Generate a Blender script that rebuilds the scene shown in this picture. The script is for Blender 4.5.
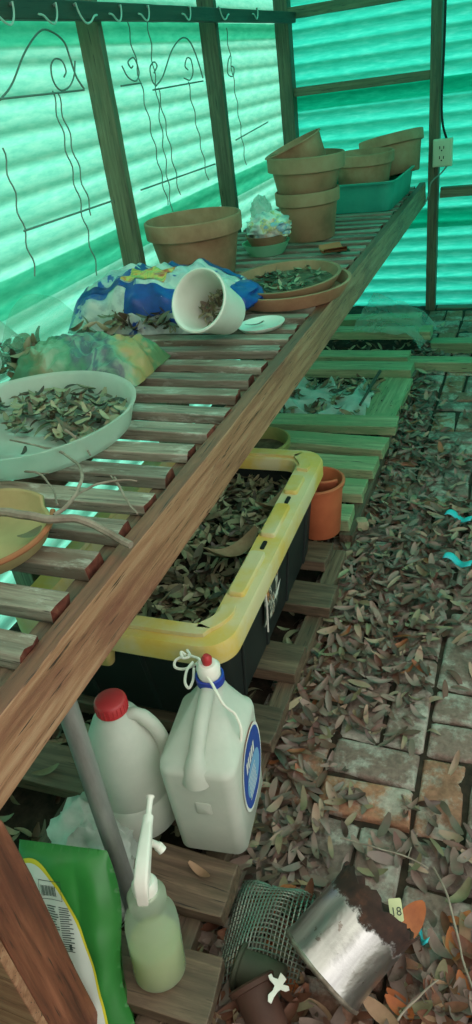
import bpy, bmesh, math, random
from mathutils import Vector, Matrix, Euler, noise
from math import sin, cos, pi, sqrt, radians
random.seed(7)
SC = bpy.context.scene
COL = SC.collection
for _o in list(bpy.data.objects): bpy.data.objects.remove(_o)

# ------------------------------------------------------------------ camera
F = 702.0                      # focal length in pixels of the 472 x 1024 frame
EYE = Vector((0, 0, 1.55))
R0 = Vector((0.930, 0.087, -0.357)); R1 = Vector((0.346, -0.531, 0.773)); R2 = Vector((-0.122, -0.843, -0.524))
cx = Vector((R0.x, R1.x, R2.x)).normalized()
cz = -Vector((R0.z, R1.z, R2.z)); cz = (cz - cx * cz.dot(cx)).normalized()
cy = cz.cross(cx)
cam = bpy.data.cameras.new('camera'); co = bpy.data.objects.new('camera', cam); COL.objects.link(co)
cam.sensor_fit = 'VERTICAL'; cam.sensor_height = 36; cam.lens = F / 1024 * 36; cam.clip_start = .02; cam.clip_end = 200
co.matrix_world = Matrix.Translation(EYE) @ Matrix((cx, cy, cz)).transposed().to_4x4()
SC.camera = co
def ray(u, v): return cx * (u - 236) - cy * (v - 512) - cz * F
def atz(u, v, z): r = ray(u, v); return EYE + r * ((z - EYE.z) / r.z)      # where a sight line meets the level z
def atx(u, v, x): r = ray(u, v); return EYE + r * (x / r.x)
def aty(u, v, y): r = ray(u, v); return EYE + r * (y / r.y)

# ------------------------------------------------------------------ sky, sun, exposure
W = bpy.data.worlds.new('sky'); SC.world = W; W.use_nodes = True
nt = W.node_tree; nt.nodes.clear()
out = nt.nodes.new('ShaderNodeOutputWorld'); bg = nt.nodes.new('ShaderNodeBackground')
tc = nt.nodes.new('ShaderNodeTexCoord'); sx = nt.nodes.new('ShaderNodeSeparateXYZ'); cr = nt.nodes.new('ShaderNodeValToRGB')
nt.links.new(tc.outputs['Generated'], sx.inputs[0]); nt.links.new(sx.outputs[2], cr.inputs[0])
cr.color_ramp.elements[0].position = 0.0; cr.color_ramp.elements[0].color = (.62, .62, .56, 1)
cr.color_ramp.elements[1].position = 0.6; cr.color_ramp.elements[1].color = (1.0, .98, .93, 1)
nt.links.new(cr.outputs[0], bg.inputs[0]); bg.inputs[1].default_value = 2.05; nt.links.new(bg.outputs[0], out.inputs[0])
sun = bpy.data.lights.new('sun', 'SUN'); sun.energy = 1.6; sun.angle = radians(3); sun.color = (1, .96, .88)
so = bpy.data.objects.new('sun', sun); COL.objects.link(so)
so.rotation_euler = Vector((.62, -.25, -.72)).to_track_quat('-Z', 'Y').to_euler()
SC.view_settings.view_transform = 'Standard'; SC.view_settings.look = 'None'
SC.view_settings.gamma = 1; SC.view_settings.use_curve_mapping = False
SC.view_settings.exposure = 0.15
SC.cycles.max_bounces = 10; SC.cycles.diffuse_bounces = 5; SC.cycles.transmission_bounces = 8; SC.cycles.transparent_max_bounces = 12
SC.cycles.sample_clamp_indirect = 6

# ------------------------------------------------------------------ materials
def lin(c):
    return tuple((x / 12.92 if x <= .04045 else ((x + .055) / 1.055) ** 2.4) for x in [k / 255 for k in c]) + (1,)
class NT:
    def __init__(s, name):
        s.m = bpy.data.materials.new(name); s.m.use_nodes = True; s.t = s.m.node_tree; s.t.nodes.clear()
        s.out = s.n('OutputMaterial'); s.b = s.n('BsdfPrincipled'); s.l(s.b.outputs[0], s.out.inputs[0])
    def n(s, k): return s.t.nodes.new('ShaderNode' + k)
    def l(s, a, b): s.t.links.new(a, b)
    def coords(s, stretch=(1, 1, 1), rnd=True, which='Object'):
        tc = s.n('TexCoord'); o = tc.outputs[which]
        if rnd:
            oi = s.n('ObjectInfo'); mu = s.n('Math'); mu.operation = 'MULTIPLY'; mu.inputs[1].default_value = 31.7
            s.l(oi.outputs['Random'], mu.inputs[0]); va = s.n('VectorMath'); va.operation = 'ADD'
            s.l(o, va.inputs[0]); s.l(mu.outputs[0], va.inputs[1]); o = va.outputs[0]
        mp = s.n('Mapping'); mp.inputs['Scale'].default_value = stretch; s.l(o, mp.inputs[0]); return mp.outputs[0]
    def noise(s, vec, scale, detail=5, rough=.6, dist=0):
        n = s.n('TexNoise'); n.inputs['Scale'].default_value = scale; n.inputs['Detail'].default_value = detail
        n.inputs['Roughness'].default_value = rough; n.inputs['Distortion'].default_value = dist; s.l(vec, n.inputs['Vector']); return n.outputs[0]
    def ramp(s, fac, stops, interp='LINEAR'):
        r = s.n('ValToRGB'); e = r.color_ramp.elements; r.color_ramp.interpolation = interp
        while len(e) < len(stops): e.new(.5)
        for i, (p, c) in enumerate(stops): e[i].position = p; e[i].color = lin(c) if len(c) == 3 else c
        s.l(fac, r.inputs[0]); return r.outputs[0]
    def mix(s, fac, a, b, mode='MIX'):
        m = s.n('Mix'); m.data_type = 'RGBA'; m.blend_type = mode
        for k, v in ((0, fac), (6, a), (7, b)):
            if hasattr(v, 'links') or hasattr(v, 'is_linked'): s.l(v, m.inputs[k])
            else: m.inputs[k].default_value = v if k == 0 else (lin(v) if len(v) == 3 else v)
        return m.outputs[2]
    def bump(s, h, strength, dist=.003):
        b = s.n('Bump'); b.inputs['Strength'].default_value = strength; b.inputs['Distance'].default_value = dist
        s.l(h, b.inputs['Height']); s.l(b.outputs[0], s.b.inputs['Normal'])
    def fin(s, col, rough=.8, metal=0, spec=.3):
        if hasattr(col, 'is_linked'): s.l(col, s.b.inputs['Base Color'])
        else: s.b.inputs['Base Color'].default_value = lin(col)
        s.b.inputs['Roughness'].default_value = rough; s.b.inputs['Metallic'].default_value = metal
        s.b.inputs['Specular IOR Level'].default_value = spec; return s.m
def mnoise(name, stops, scale=6, rough=.8, bump=.3, stretch=(1, 1, 1), metal=0, spec=.3, dist=.003, detail=6, trans=0):
    t = NT(name); v = t.coords(stretch); n = t.noise(v, scale, detail); c = t.ramp(n, stops)
    if bump: t.bump(n, bump, dist)
    if trans: t.b.inputs['Transmission Weight'].default_value = trans
    return t.fin(c, rough, metal, spec)
def mwood(name, stops, patch, plo=.52, phi=.62, pscale=3, rough=.58, bump=.6, second=None):
    t = NT(name); v = t.coords((1.3, 26, 26)); n = t.noise(v, 2.2, 8, .65, .4); c = t.ramp(n, stops)
    v2 = t.coords((1, 4, 4)); n2 = t.noise(v2, pscale, 8, .7); f = t.ramp(n2, [(plo, (0, 0, 0)), (phi, (255, 255, 255))])
    c = t.mix(f, c, patch)
    if second:
        v3 = t.coords((1, 3, 3)); n3 = t.noise(v3, pscale * 2.7 + 1, 6, .7)
        c = t.mix(t.ramp(n3, [(.55, (0, 0, 0)), (.66, (255, 255, 255))]), c, second)
    # short dark checks along the grain
    v4 = t.coords((3, 60, 60)); n4 = t.noise(v4, 3, 3); c = t.mix(t.ramp(n4, [(.30, (255, 255, 255)), (.38, (0, 0, 0))]), c, (38, 30, 24))
    oi = t.n('ObjectInfo'); hs = t.n('HueSaturation'); mr = t.n('MapRange'); mr.inputs[3].default_value = .75; mr.inputs[4].default_value = 1.25
    t.l(oi.outputs['Random'], mr.inputs[0]); t.l(mr.outputs[0], hs.inputs['Value']); t.l(c, hs.inputs['Color'])
    t.bump(n, bump); return t.fin(hs.outputs[0], rough, 0, .5)
def mtrans(name, stops, scale=6, fac=.7, rough=.4, stretch=(1, 1, 1), bump=.0, clear=0.0):
    t = NT(name); v = t.coords(stretch, rnd=False); n = t.noise(v, scale, 8, .65); c = t.ramp(n, stops)
    t.fin(c, rough, 0, .4)
    tr = t.n('BsdfTranslucent'); t.l(c, tr.inputs[0]); mx = t.n('MixShader'); mx.inputs[0].default_value = fac
    t.l(t.b.outputs[0], mx.inputs[1]); t.l(tr.outputs[0], mx.inputs[2]); o = mx.outputs[0]
    if clear:
        tp = t.n('BsdfTransparent'); m2 = t.n('MixShader'); m2.inputs[0].default_value = clear
        t.l(o, m2.inputs[1]); t.l(tp.outputs[0], m2.inputs[2]); o = m2.outputs[0]
    if bump: t.bump(n, bump)
    t.l(o, t.out.inputs[0]); return t.m
def mplain(name, c, rough=.6, metal=0, spec=.4): return NT(name).fin(c, rough, metal, spec)

SHEET = mtrans('green_fibreglass', [(.3, (34, 182, 158)), (.5, (48, 198, 174)), (.7, (76, 214, 192))], 5, .82, .45, (2, 7, 12))
SHEETL = mtrans('weathered_green_fibreglass', [(.3, (96, 198, 174)), (.5, (118, 212, 188)), (.7, (142, 222, 200))], 5, .82, .45, (7, 2, 10))
FILLROOF = mtrans('fill_light_roof_sheet', [(.25, (214, 216, 206)), (.75, (236, 236, 228))], 5, .82, .45)
POSTW = mwood('green_grey_post_wood', [(.3, (66, 62, 46)), (.5, (98, 94, 70)), (.72, (124, 120, 92))], (78, 88, 66), .5, .66)
SLATW = mwood('weathered_slat_wood', [(.3, (84, 74, 64)), (.5, (128, 118, 104)), (.72, (158, 150, 134))], (112, 92, 78), .5, .64, 3, second=(166, 162, 150))
ENDW = mnoise('red_stained_end_grain', [(.3, (62, 28, 22)), (.6, (104, 54, 42)), (.8, (128, 84, 66))], 40, .9, .6)
RAILW = mwood('red_brown_rail_wood', [(.28, (120, 78, 56)), (.5, (168, 122, 92)), (.75, (196, 156, 124))], (134, 84, 66), .5, .66, 2.4)
RAILT = mwood('red_stained_rail_top', [(.3, (92, 56, 42)), (.55, (128, 82, 62)), (.8, (150, 104, 82))], (104, 70, 54), .5, .66, 3)
PALW = mwood('pallet_board_wood', [(.3, (58, 46, 36)), (.5, (94, 76, 60)), (.72, (124, 104, 84))], (76, 66, 50), .48, .64)
POSTR = mwood('dark_red_post_wood', [(.3, (64, 36, 26)), (.5, (112, 66, 46)), (.75, (146, 92, 68))], (86, 46, 34), .5, .66)
GREENLITB = mwood('green_lit_board_wood', [(.3, (92, 96, 68)), (.5, (136, 142, 106)), (.72, (166, 170, 132))], (112, 136, 96), .46, .6)  # green tone stands in for the green light at the far end
TERRA = mnoise('terracotta', [(.3, (140, 98, 74)), (.55, (172, 126, 98)), (.8, (186, 148, 120))], 7, .85, .15)
TERRA2 = mnoise('mossy_terracotta', [(.3, (126, 98, 74)), (.52, (158, 122, 94)), (.75, (168, 138, 110))], 5, .9, .2)
ORNG = mnoise('orange_plastic', [(.3, (160, 84, 54)), (.6, (188, 104, 68)), (.8, (196, 128, 92))], 5, .6, .05)
WHITEP = mnoise('white_plastic', [(.3, (206, 204, 192)), (.6, (226, 224, 214)), (.8, (232, 232, 224))], 5, .4, .02, spec=.5)
MILK = mtrans('milky_jug_plastic', [(.3, (196, 202, 190)), (.6, (218, 220, 208)), (.8, (226, 228, 218))], 4, .3, .4)
REDP = mnoise('red_plastic', [(.3, (150, 34, 40)), (.7, (184, 48, 52))], 8, .45, .05, spec=.5)
BLUEP = mplain('blue_plastic', (34, 56, 150), .4)
BLACKP = mnoise('black_tote_plastic', [(.3, (22, 26, 26)), (.6, (34, 40, 38)), (.8, (52, 54, 48))], 3, .6, .05)
YELP = mnoise('dusty_yellow_plastic', [(.3, (196, 160, 58)), (.44, (198, 172, 92)), (.60, (196, 184, 142))], 5, .6, .05)
TEALP = mnoise('teal_basin_plastic', [(.3, (40, 140, 124)), (.7, (64, 168, 148))], 4, .5, .02)
TRAYP = mtrans('cloudy_tray_plastic', [(.3, (212, 220, 208)), (.6, (228, 232, 222)), (.8, (236, 238, 230))], 8, .45, .35, clear=.42)
CLEARB = mtrans('clear_crumpled_plastic', [(.3, (170, 206, 190)), (.6, (206, 226, 214)), (.8, (226, 236, 228))], 14, .35, .2, bump=.3, clear=.35)
WHITEB = mtrans('white_film_bag', [(.3, (178, 196, 184)), (.6, (214, 224, 214)), (.8, (228, 234, 226))], 12, .35, .3, bump=.3)
GALV = mnoise('galvanised_steel', [(.3, (120, 122, 118)), (.6, (156, 158, 154)), (.8, (176, 178, 174))], 22, .45, .05, (1, 1, .2), .55)
WIREM = mplain('dark_wire', (112, 130, 120), .5, 0)
HOOKM = mplain('white_coated_wire', (176, 190, 178), .4)
CORDM = mplain('white_cord', (222, 220, 208), .8)
SOILM = mnoise('dark_soil', [(.3, (30, 24, 18)), (.6, (58, 46, 36)), (.8, (84, 70, 54))], 30, .95, .8)
DRYSOIL = mnoise('dry_potting_soil', [(.3, (60, 58, 44)), (.6, (96, 92, 70)), (.8, (130, 120, 96))], 24, .95, .6)
TWIGM = mnoise('dry_bark', [(.3, (104, 92, 80)), (.6, (146, 134, 120)), (.8, (176, 164, 150))], 20, .9, .4, (1, 1, 1))
BEAMM = mwood('dark_beam_wood', [(.3, (34, 32, 26)), (.6, (58, 54, 42))], (46, 48, 38), .5, .66)
BOXM = mplain('beige_outlet_plastic', (206, 200, 172), .5)
DARKM = mplain('dark_slot', (20, 18, 16), .6)
MOSS = mnoise('green_tuft', [(.3, (30, 70, 50)), (.7, (60, 110, 80))], 20, .9, .4)
LM = {
 'grey': mnoise('grey_brown_leaf', [(.3, (90, 74, 66)), (.6, (120, 102, 92)), (.8, (146, 128, 116))], 18, .7, .2),
 'brown': mnoise('red_brown_leaf', [(.3, (78, 48, 36)), (.6, (112, 72, 54)), (.8, (132, 92, 70))], 18, .6, .2),
 'olive': mnoise('olive_leaf', [(.3, (96, 92, 68)), (.6, (128, 122, 94)), (.8, (146, 140, 112))], 18, .7, .2),
 'tan': mnoise('tan_leaf', [(.3, (116, 90, 68)), (.6, (146, 118, 92)), (.8, (166, 140, 112))], 18, .7, .2),
 'orange': mnoise('orange_leaf', [(.3, (132, 72, 42)), (.6, (168, 98, 56)), (.8, (180, 120, 70))], 18, .6, .2)}
def leafmat(name, stops):
    t = NT(name); g = t.n('NewGeometry'); c = t.ramp(g.outputs['Random Per Island'], stops, 'CONSTANT')
    v = t.coords(rnd=False); n = t.noise(v, 25, 4); c = t.mix(.35, c, t.ramp(n, [(.3, (60, 52, 44)), (.7, (150, 140, 120))]), 'OVERLAY'); t.bump(n, .2)
    return t.fin(c, .5, 0, .5)
LITTER = leafmat('mixed_dead_leaves', [(0, (112, 94, 82)), (.2, (144, 118, 108)), (.38, (104, 70, 58)), (.52, (138, 126, 98)), (.62, (84, 64, 56)), (.76, (164, 138, 118)), (.88, (136, 118, 110)), (.985, (150, 90, 56))])
LITTER2 = leafmat('sheltered_dead_leaves', [(0, (128, 128, 98)), (.2, (92, 84, 66)), (.38, (152, 150, 118)), (.54, (108, 90, 70)), (.68, (64, 58, 46)), (.82, (170, 164, 132))])

# ------------------------------------------------------------------ mesh helpers
class MB:
    def __init__(s): s.v = []; s.f = []; s.mi = []; s.uv = None
    def add(s, vs, fs, mi=0):
        b = len(s.v); s.v += [tuple(v) for v in vs]; s.f += [tuple(b + i for i in f) for f in fs]; s.mi += [mi] * len(fs); return s
    def box(s, x0, x1, y0, y1, z0, z1, mi=0, m=None):
        vs = [Vector(p) for p in ((x0, y0, z0), (x1, y0, z0), (x1, y1, z0), (x0, y1, z0), (x0, y0, z1), (x1, y0, z1), (x1, y1, z1), (x0, y1, z1))]
        if m: vs = [m @ p for p in vs]
        return s.add(vs, [(0, 3, 2, 1), (4, 5, 6, 7), (0, 1, 5, 4), (1, 2, 6, 5), (2, 3, 7, 6), (3, 0, 4, 7)], mi)
    def tube(s, pts, r, n=8, mi=0, caps=True, closed=False):
        pts = [Vector(p) for p in pts]; N = len(pts); rs = r if isinstance(r, (list, tuple)) else [r] * N
        up = None; rings = []
        for i, p in enumerate(pts):
            a = pts[i - 1] if (i or closed) else pts[0]; b = pts[(i + 1) % N] if (i < N - 1 or closed) else pts[-1]
            t = (b - a).normalized()
            if up is None: up = t.orthogonal().normalized()
            up = (up - t * up.dot(t)); up = up.normalized() if up.length > 1e-6 else t.orthogonal().normalized()
            w = t.cross(up); rings.append([p + (up * cos(2 * pi * k / n) + w * sin(2 * pi * k / n)) * rs[i] for k in range(n)])
        vs = [q for rg in rings for q in rg]; fs = []
        for i in range(N if closed else N - 1):
            j = (i + 1) % N
            for k in range(n): fs.append((i * n + k, i * n + (k + 1) % n, j * n + (k + 1) % n, j * n + k))
        if caps and not closed: fs += [tuple(range(n))[::-1], tuple((N - 1) * n + k for k in range(n))]
        return s.add(vs, fs, mi)
    def lathe(s, prof, n=48, m=None, mi=0, a0=0, a1=2 * pi, wob=0):
        full = abs(a1 - a0 - 2 * pi) < 1e-6; K = n if full else n + 1; vs = []; fs = []
        for r, z in prof:
            for k in range(K):
                a = a0 + (a1 - a0) * k / n; rr = r * (1 + wob * sin(2 * a + 1) + wob * .5 * sin(5 * a)); p = Vector((rr * cos(a), rr * sin(a), z)); vs.append(m @ p if m else p)
        for i in range(len(prof) - 1):
            for k in range(n):
                k2 = (k + 1) % K; fs.append((i * K + k, i * K + k2, (i + 1) * K + k2, (i + 1) * K + k))
        return s.add(vs, fs, mi)
    def loft(s, loops, capa=True, capb=True, mi=0):
        n = len(loops[0]); vs = [p for l in loops for p in l]; fs = []
        for i in range(len(loops) - 1):
            for k in range(n): fs.append((i * n + k, i * n + (k + 1) % n, (i + 1) * n + (k + 1) % n, (i + 1) * n + k))
        if capa: fs.append(tuple(range(n))[::-1])
        if capb: fs.append(tuple((len(loops) - 1) * n + k for k in range(n)))
        return s.add(vs, fs, mi)
    def grid(s, fn, nu, nv, mi=0):
        vs = [fn(i / nu, j / nv) for j in range(nv + 1) for i in range(nu + 1)]
        fs = [(j * (nu + 1) + i, j * (nu + 1) + i + 1, (j + 1) * (nu + 1) + i + 1, (j + 1) * (nu + 1) + i) for j in range(nv) for i in range(nu)]
        return s.add(vs, fs, mi)
def obj(name, mb, mats, parent=None, smooth=False, bevel=0, solid=0, sub=0, angle=40):
    me = bpy.data.meshes.new(name); me.from_pydata(mb.v, [], mb.f)
    for m in (mats if isinstance(mats, (list, tuple)) else [mats]): me.materials.append(m)
    me.polygons.foreach_set('material_index', mb.mi)
    bm = bmesh.new(); bm.from_mesh(me); bmesh.ops.remove_doubles(bm, verts=bm.verts, dist=1e-6); bmesh.ops.recalc_face_normals(bm, faces=bm.faces); bm.to_mesh(me); bm.free()
    if smooth:
        me.polygons.foreach_set('use_smooth', [True] * len(me.polygons))
        try: me.set_sharp_from_angle(angle=radians(angle))
        except Exception: pass
    me.update()
    o = bpy.data.objects.new(name, me); COL.objects.link(o)
    if parent: o.parent = parent
    if solid: md = o.modifiers.new('solid', 'SOLIDIFY'); md.thickness = solid; md.offset = 0
    if bevel: md = o.modifiers.new('bevel', 'BEVEL'); md.width = bevel; md.segments = 2; md.limit_method = 'ANGLE'
    if sub: md = o.modifiers.new('sub', 'SUBSURF'); md.levels = sub; md.render_levels = sub
    return o
def tag(o, label=None, cat=None, group=None, kind=None):
    if label: o['label'] = label
    if cat: o['category'] = cat
    if group: o['group'] = group
    if kind: o['kind'] = kind
    return o
def thing(name, label, cat, loc=(0, 0, 0), rot=(0, 0, 0), group=None):
    o = bpy.data.objects.new(name, None); COL.objects.link(o); o.location = loc; o.rotation_euler = rot; o.empty_display_size = .05
    return tag(o, label, cat, group)
def dup(root, loc=None, rot=None, label=None, group=None):
    r = root.copy(); COL.objects.link(r)
    if loc is not None: r.location = loc
    if rot is not None: r.rotation_euler = rot
    if label: r['label'] = label
    if group: r['group'] = group
    for ch in list(root.children):
        c = ch.copy(); COL.objects.link(c); c.parent = r
    return r
def board_mb(L, w, h, seed=0, warp=.002, endmi=0, topmi=0):
    """a sawn board along local X, its ends slightly ragged, centred on the origin in y, from z 0 to h"""
    rnd = random.Random(seed); mb = MB(); n = max(4, int(L / .12)); loops = []
    for i in range(n + 1):
        x = -L / 2 + L * i / n; q = []
        for (y, z) in ((-w / 2, 0), (0, 0), (w / 2, 0), (w / 2, h), (w / 6, h), (-w / 6, h), (-w / 2, h)):
            e = rnd.uniform(-1, 1) * warp * (2.0 if i in (0, n) else 1)
            q.append(Vector((x + (rnd.uniform(-1, 1) * warp * 2 if i in (0, n) else 0), y + e, z + rnd.uniform(-1, 1) * warp * .6)))
        loops.append(q)
    mb.loft(loops); mb.mi[-1] = endmi; mb.mi[-2] = endmi
    if topmi:
        for i in range(n):
            for k in (3, 4, 5): mb.mi[i * 7 + k] = topmi
    return mb
def board(name, a, b, w, h, mats, parent=None, seed=0, bevel=.003, roll=0, warp=.002, endmi=0, topmi=0):
    """board whose underside centre line runs from a to b"""
    a, b = Vector(a), Vector(b); d = b - a
    o = obj(name, board_mb(d.length, w, h, seed, warp, endmi, topmi), mats, parent, bevel=bevel)
    q = d.to_track_quat('X', 'Z'); o.rotation_euler = (q.to_matrix() @ Matrix.Rotation(roll, 3, 'X')).to_euler(); o.location = (a + b) / 2
    return o
def crom(pts, k=6):
    pts = [Vector(p) for p in pts]; P = [pts[0] * 2 - pts[1]] + pts + [pts[-1] * 2 - pts[-2]]; o = []
    for i in range(1, len(P) - 2):
        for j in range(k):
            t = j / k; a, b, c, d = P[i - 1], P[i], P[i + 1], P[i + 2]
            o.append(.5 * ((2 * b) + (c - a) * t + (2 * a - 5 * b + 4 * c - d) * t * t + (3 * b - a - 3 * c + d) * t ** 3))
    return o + [pts[-1]]
def rrect(w, d, r, z, cxy=(0, 0), n=6):
    q = []
    for (sx_, sy_, a0) in ((1, 1, 0), (-1, 1, 90), (-1, -1, 180), (1, -1, 270)):
        for k in range(n + 1):
            a = radians(a0 + 90 * k / n); q.append(Vector((cxy[0] + sx_ * (w / 2 - r) + r * cos(a), cxy[1] + sy_ * (d / 2 - r) + r * sin(a), z)))
    return q
def leaf_geo(mb, pos, rz, tilt, roll, L, w, curl, cup, mi=0, ns=6):
    m = Matrix.Translation(pos) @ Euler((roll, tilt, rz)).to_matrix().to_4x4(); vs = []
    for i in range(ns + 1):
        t = i / ns; x = (t - .5) * L; hw = w * .5 * (sin(pi * min(1, t * .95 + .04)) ** .58) + .0004; zc = curl * (t - .5) ** 2 * L * 4
        for k in (-1, 0, 1): vs.append(m @ Vector((x, k * hw, zc + (abs(k) * cup * hw))))
    mb.add(vs, [(i * 3 + k, i * 3 + k + 1, i * 3 + k + 4, i * 3 + k + 3) for i in range(ns) for k in (0, 1)], mi)
def rl(mb, p, rnd, L=(.05, .085), tilt=.3, mi=0):
    l = rnd.uniform(*L)
    leaf_geo(mb, p, rnd.uniform(0, 2 * pi), rnd.gauss(0, tilt), rnd.gauss(0, tilt * 1.3), l, l * rnd.uniform(.22, .34), rnd.uniform(-.25, .35), rnd.uniform(-.1, .8), mi)
def nz(x, y, z=0, s=1): return noise.noise(Vector((x * s, y * s, z * s)))

# ================================================================== THE SETTING
PIT, AMP = .092, .0085
def wall_sheet(name, axis, pos, a0, a1, z0, z1, mat, parent=None, off=0.0):
    """corrugated sheet, ridges horizontal. axis 'x': plane x=pos running along y; axis 'y': plane y=pos running along x"""
    mb = MB(); nz_ = int((z1 - z0) / PIT * 10); na = 14
    def fn(i, j):
        z = z0 + (z1 - z0) * j; s = a0 + (a1 - a0) * i; d = pos + off + AMP * cos(2 * pi * z / PIT + .65 * sin(2 * pi * z / PIT)) + .003 * noise.noise(Vector((s, z, pos)))
        return Vector((d, s, z)) if axis == 'x' else Vector((s, d, z))
    mb.grid(fn, na, nz_); return obj(name, mb, mat, parent, smooth=True, angle=180)
def vpost(x, y, w, d, z0, z1, parent, seed=0, mat=POSTW, name='post', bev=.004):
    b = board_mb(z1 - z0, d, w, seed); o = obj(name, b, mat, parent, bevel=bev)
    o.rotation_euler = Matrix(((0, 0, -1), (0, 1, 0), (1, 0, 0))).to_euler(); o.location = (x + w, y + d / 2, (z0 + z1) / 2); return o
XL, YF, XR = -1.605, 5.15, 1.25
wl = wall_sheet('wall_left', 'x', XL, -.95, 5.2, -.12, 1.075, SHEETL); tag(wl, kind='structure')
wall_sheet('corrugated_sheet', 'x', XL, -.95, 5.2, .955, 1.79, SHEETL, wl, .004)
wall_sheet('corrugated_sheet', 'x', XL, -.95, 5.2, 1.715, 2.3, SHEETL, wl, -.004)
wf = wall_sheet('wall_far', 'y', YF + .02, -1.65, 1.3, -.12, .635, SHEET); tag(wf, kind='structure')
wall_sheet('corrugated_sheet', 'y', YF + .02, -1.65, 1.3, .52, 1.39, SHEET, wf, -.004)
wall_sheet('corrugated_sheet', 'y', YF + .02, -1.65, 1.3, 1.30, 2.9, SHEET, wf, .004)
wr = wall_sheet('wall_right', 'x', XR, 1.7, 5.2, -.12, 2.9, SHEET); tag(wr, kind='structure')
def roof_fn(y0, y1):
    def fn(i, j):
        x = XL - .1 + (XR - XL + .2) * i; z = 2.28 + (x - XL) * .2
        return Vector((x, y0 + (y1 - y0) * j, z + AMP * cos(2 * pi * x / PIT)))
    return fn
mb = MB(); mb.grid(roof_fn(1.35, 5.3), 340, 4); ce = obj('ceiling', mb, SHEET, None, smooth=True, angle=180); tag(ce, kind='structure')
mb = MB(); mb.grid(roof_fn(-.95, 1.40), 340, 4); obj('fill_light_roof_sheet', mb, FILLROOF, ce, smooth=True, angle=180)  # unseen white roof part added for neutral light over the near end
wn = MB(); wn.box(-1.65, .10, -.95, -.90, -.1, 2.5); wn = obj('light_blocking_wall', wn, mwood('light_blocking_boards', [(.3, (70, 60, 48)), (.6, (110, 98, 80))], (84, 80, 62)), None); tag(wn, kind='structure')  # unseen wall added to cut the light from the open back
# posts of the left wall: their broad faces look down the house, their narrow ones into it
for i, y in enumerate((.35, 1.52, 2.685, 3.835, 5.05)):
    vpost(XL + .012, y, .088, .042 if i < 4 else .09, -.1, 2.3, wl, 40 + i)
board('top_plate', (XL + .06, -.5, 2.2), (XL + .06, 5.1, 2.2), .09, .04, POSTW, wl, seed=9)
# far wall framing
def framing(name, x0, x1, z0, z1, y0, y1, parent, seed=0):
    return board(name, (x0, (y0 + y1) / 2, z0), (x1, (y0 + y1) / 2, z0), y1 - y0, z1 - z0, POSTW, parent, seed=seed)
framing('wall_rail', -1.52, -.65, 1.385, 1.435, 5.08, 5.14, wf, 3)
framing('wall_rail', -.57, 1.2, .715, .775, 5.08, 5.14, wf, 4)
framing('top_plate', -1.52, -.65, 1.80, 1.86, 5.06, 5.12, wf, 5)
framing('bottom_plate', -.57, 1.2, -.06, 0.0, 5.06, 5.14, wf, 6)
vpost(-.648, 5.055, .064, .085, -.1, 2.6, wf, 21)
vpost(.3, 5.055, .064, .085, -.1, 2.8, wf, 22)
# ground and brick paving
mb = MB()
mb.grid(lambda i, j: Vector((-1.75 + 3.4 * i, -.8 + 6.4 * j, -.012 + .012 * nz(i * 30, j * 50) + .006 * nz(i * 90, j * 140, 3))), 120, 200)
gr = obj('ground', mb, SOILM, None, smooth=True, angle=180); tag(gr, kind='structure')
mb = MB(); mb.box(-30, 30, -30, 30, -.3, -.14); og = obj('ground_outside', mb, mnoise('outdoor_grass', [(.3, (60, 84, 50)), (.7, (110, 120, 86))], 3, .9, 0)); tag(og, kind='structure')
BR = NT('weathered_brick'); g = BR.n('NewGeometry'); base = BR.ramp(g.outputs['Random Per Island'], [(0, (142, 104, 88)), (.2, (132, 112, 102)), (.4, (160, 116, 94)), (.55, (128, 110, 102)), (.7, (168, 120, 94)), (.85, (140, 118, 108))], 'CONSTANT')
v = BR.coords(rnd=False); n1 = BR.noise(v, 9, 8, .7); c = BR.mix(BR.ramp(n1, [(.48, (0, 0, 0)), (.58, (230, 230, 230))]), base, (180, 176, 164))
n2 = BR.noise(v, 4, 6, .7); c = BR.mix(BR.ramp(n2, [(.5, (0, 0, 0)), (.64, (170, 170, 170))]), c, (66, 66, 52)); n3 = BR.noise(v, 70, 4)
c = BR.mix(.5, c, BR.ramp(n3, [(.3, (70, 70, 70)), (.7, (180, 180, 180))]), 'OVERLAY'); BR.bump(n3, .8, .004); BRICKM = BR.fin(c, .9, 0, .2)
def brick_mb(mb, x0, x1, y0, y1, rnd):
    w, d = x1 - x0, y1 - y0; cxx, cyy = (x0 + x1) / 2, (y0 + y1) / 2
    m = Matrix.Translation((cxx, cyy, rnd.uniform(-.006, .004))) @ Euler((rnd.gauss(0, .012), rnd.gauss(0, .012), rnd.gauss(0, .02))).to_matrix().to_4x4()
    jit = [rnd.uniform(-.004, .004) for _ in range(40)]; ls = []
    for z, ins, r in ((-.05, .0, .006), (-.009, .0, .006), (-.002, .003, .009), (0, .009, .012)):
        q = rrect(w - 2 * ins, d - 2 * ins, r, z, n=2); ls.append([m @ (p + Vector((jit[k], jit[k + 14], 0))) for k, p in enumerate(q)])
    mb.loft(ls)
rb = random.Random(3); mb = MB(); CELL = .236; g_ = .006
for i in range(-3, 7):
    for j in range(-10, 17):
        x, y = -.142 + i * CELL, 1.487 + j * CELL
        if y > 5.0 or x < -.70: continue
        if (i + j) % 2:
            for k in (0, 1): brick_mb(mb, x + g_, x + CELL - g_, y + k * CELL / 2 + g_, y + (k + 1) * CELL / 2 - g_, rb)
        else:
            for k in (0, 1): brick_mb(mb, x + k * CELL / 2 + g_, x + (k + 1) * CELL / 2 - g_, y + g_, y + CELL - g_, rb)
fl = obj('floor', mb, BRICKM, None, smooth=True, angle=50); tag(fl, kind='structure')

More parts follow.
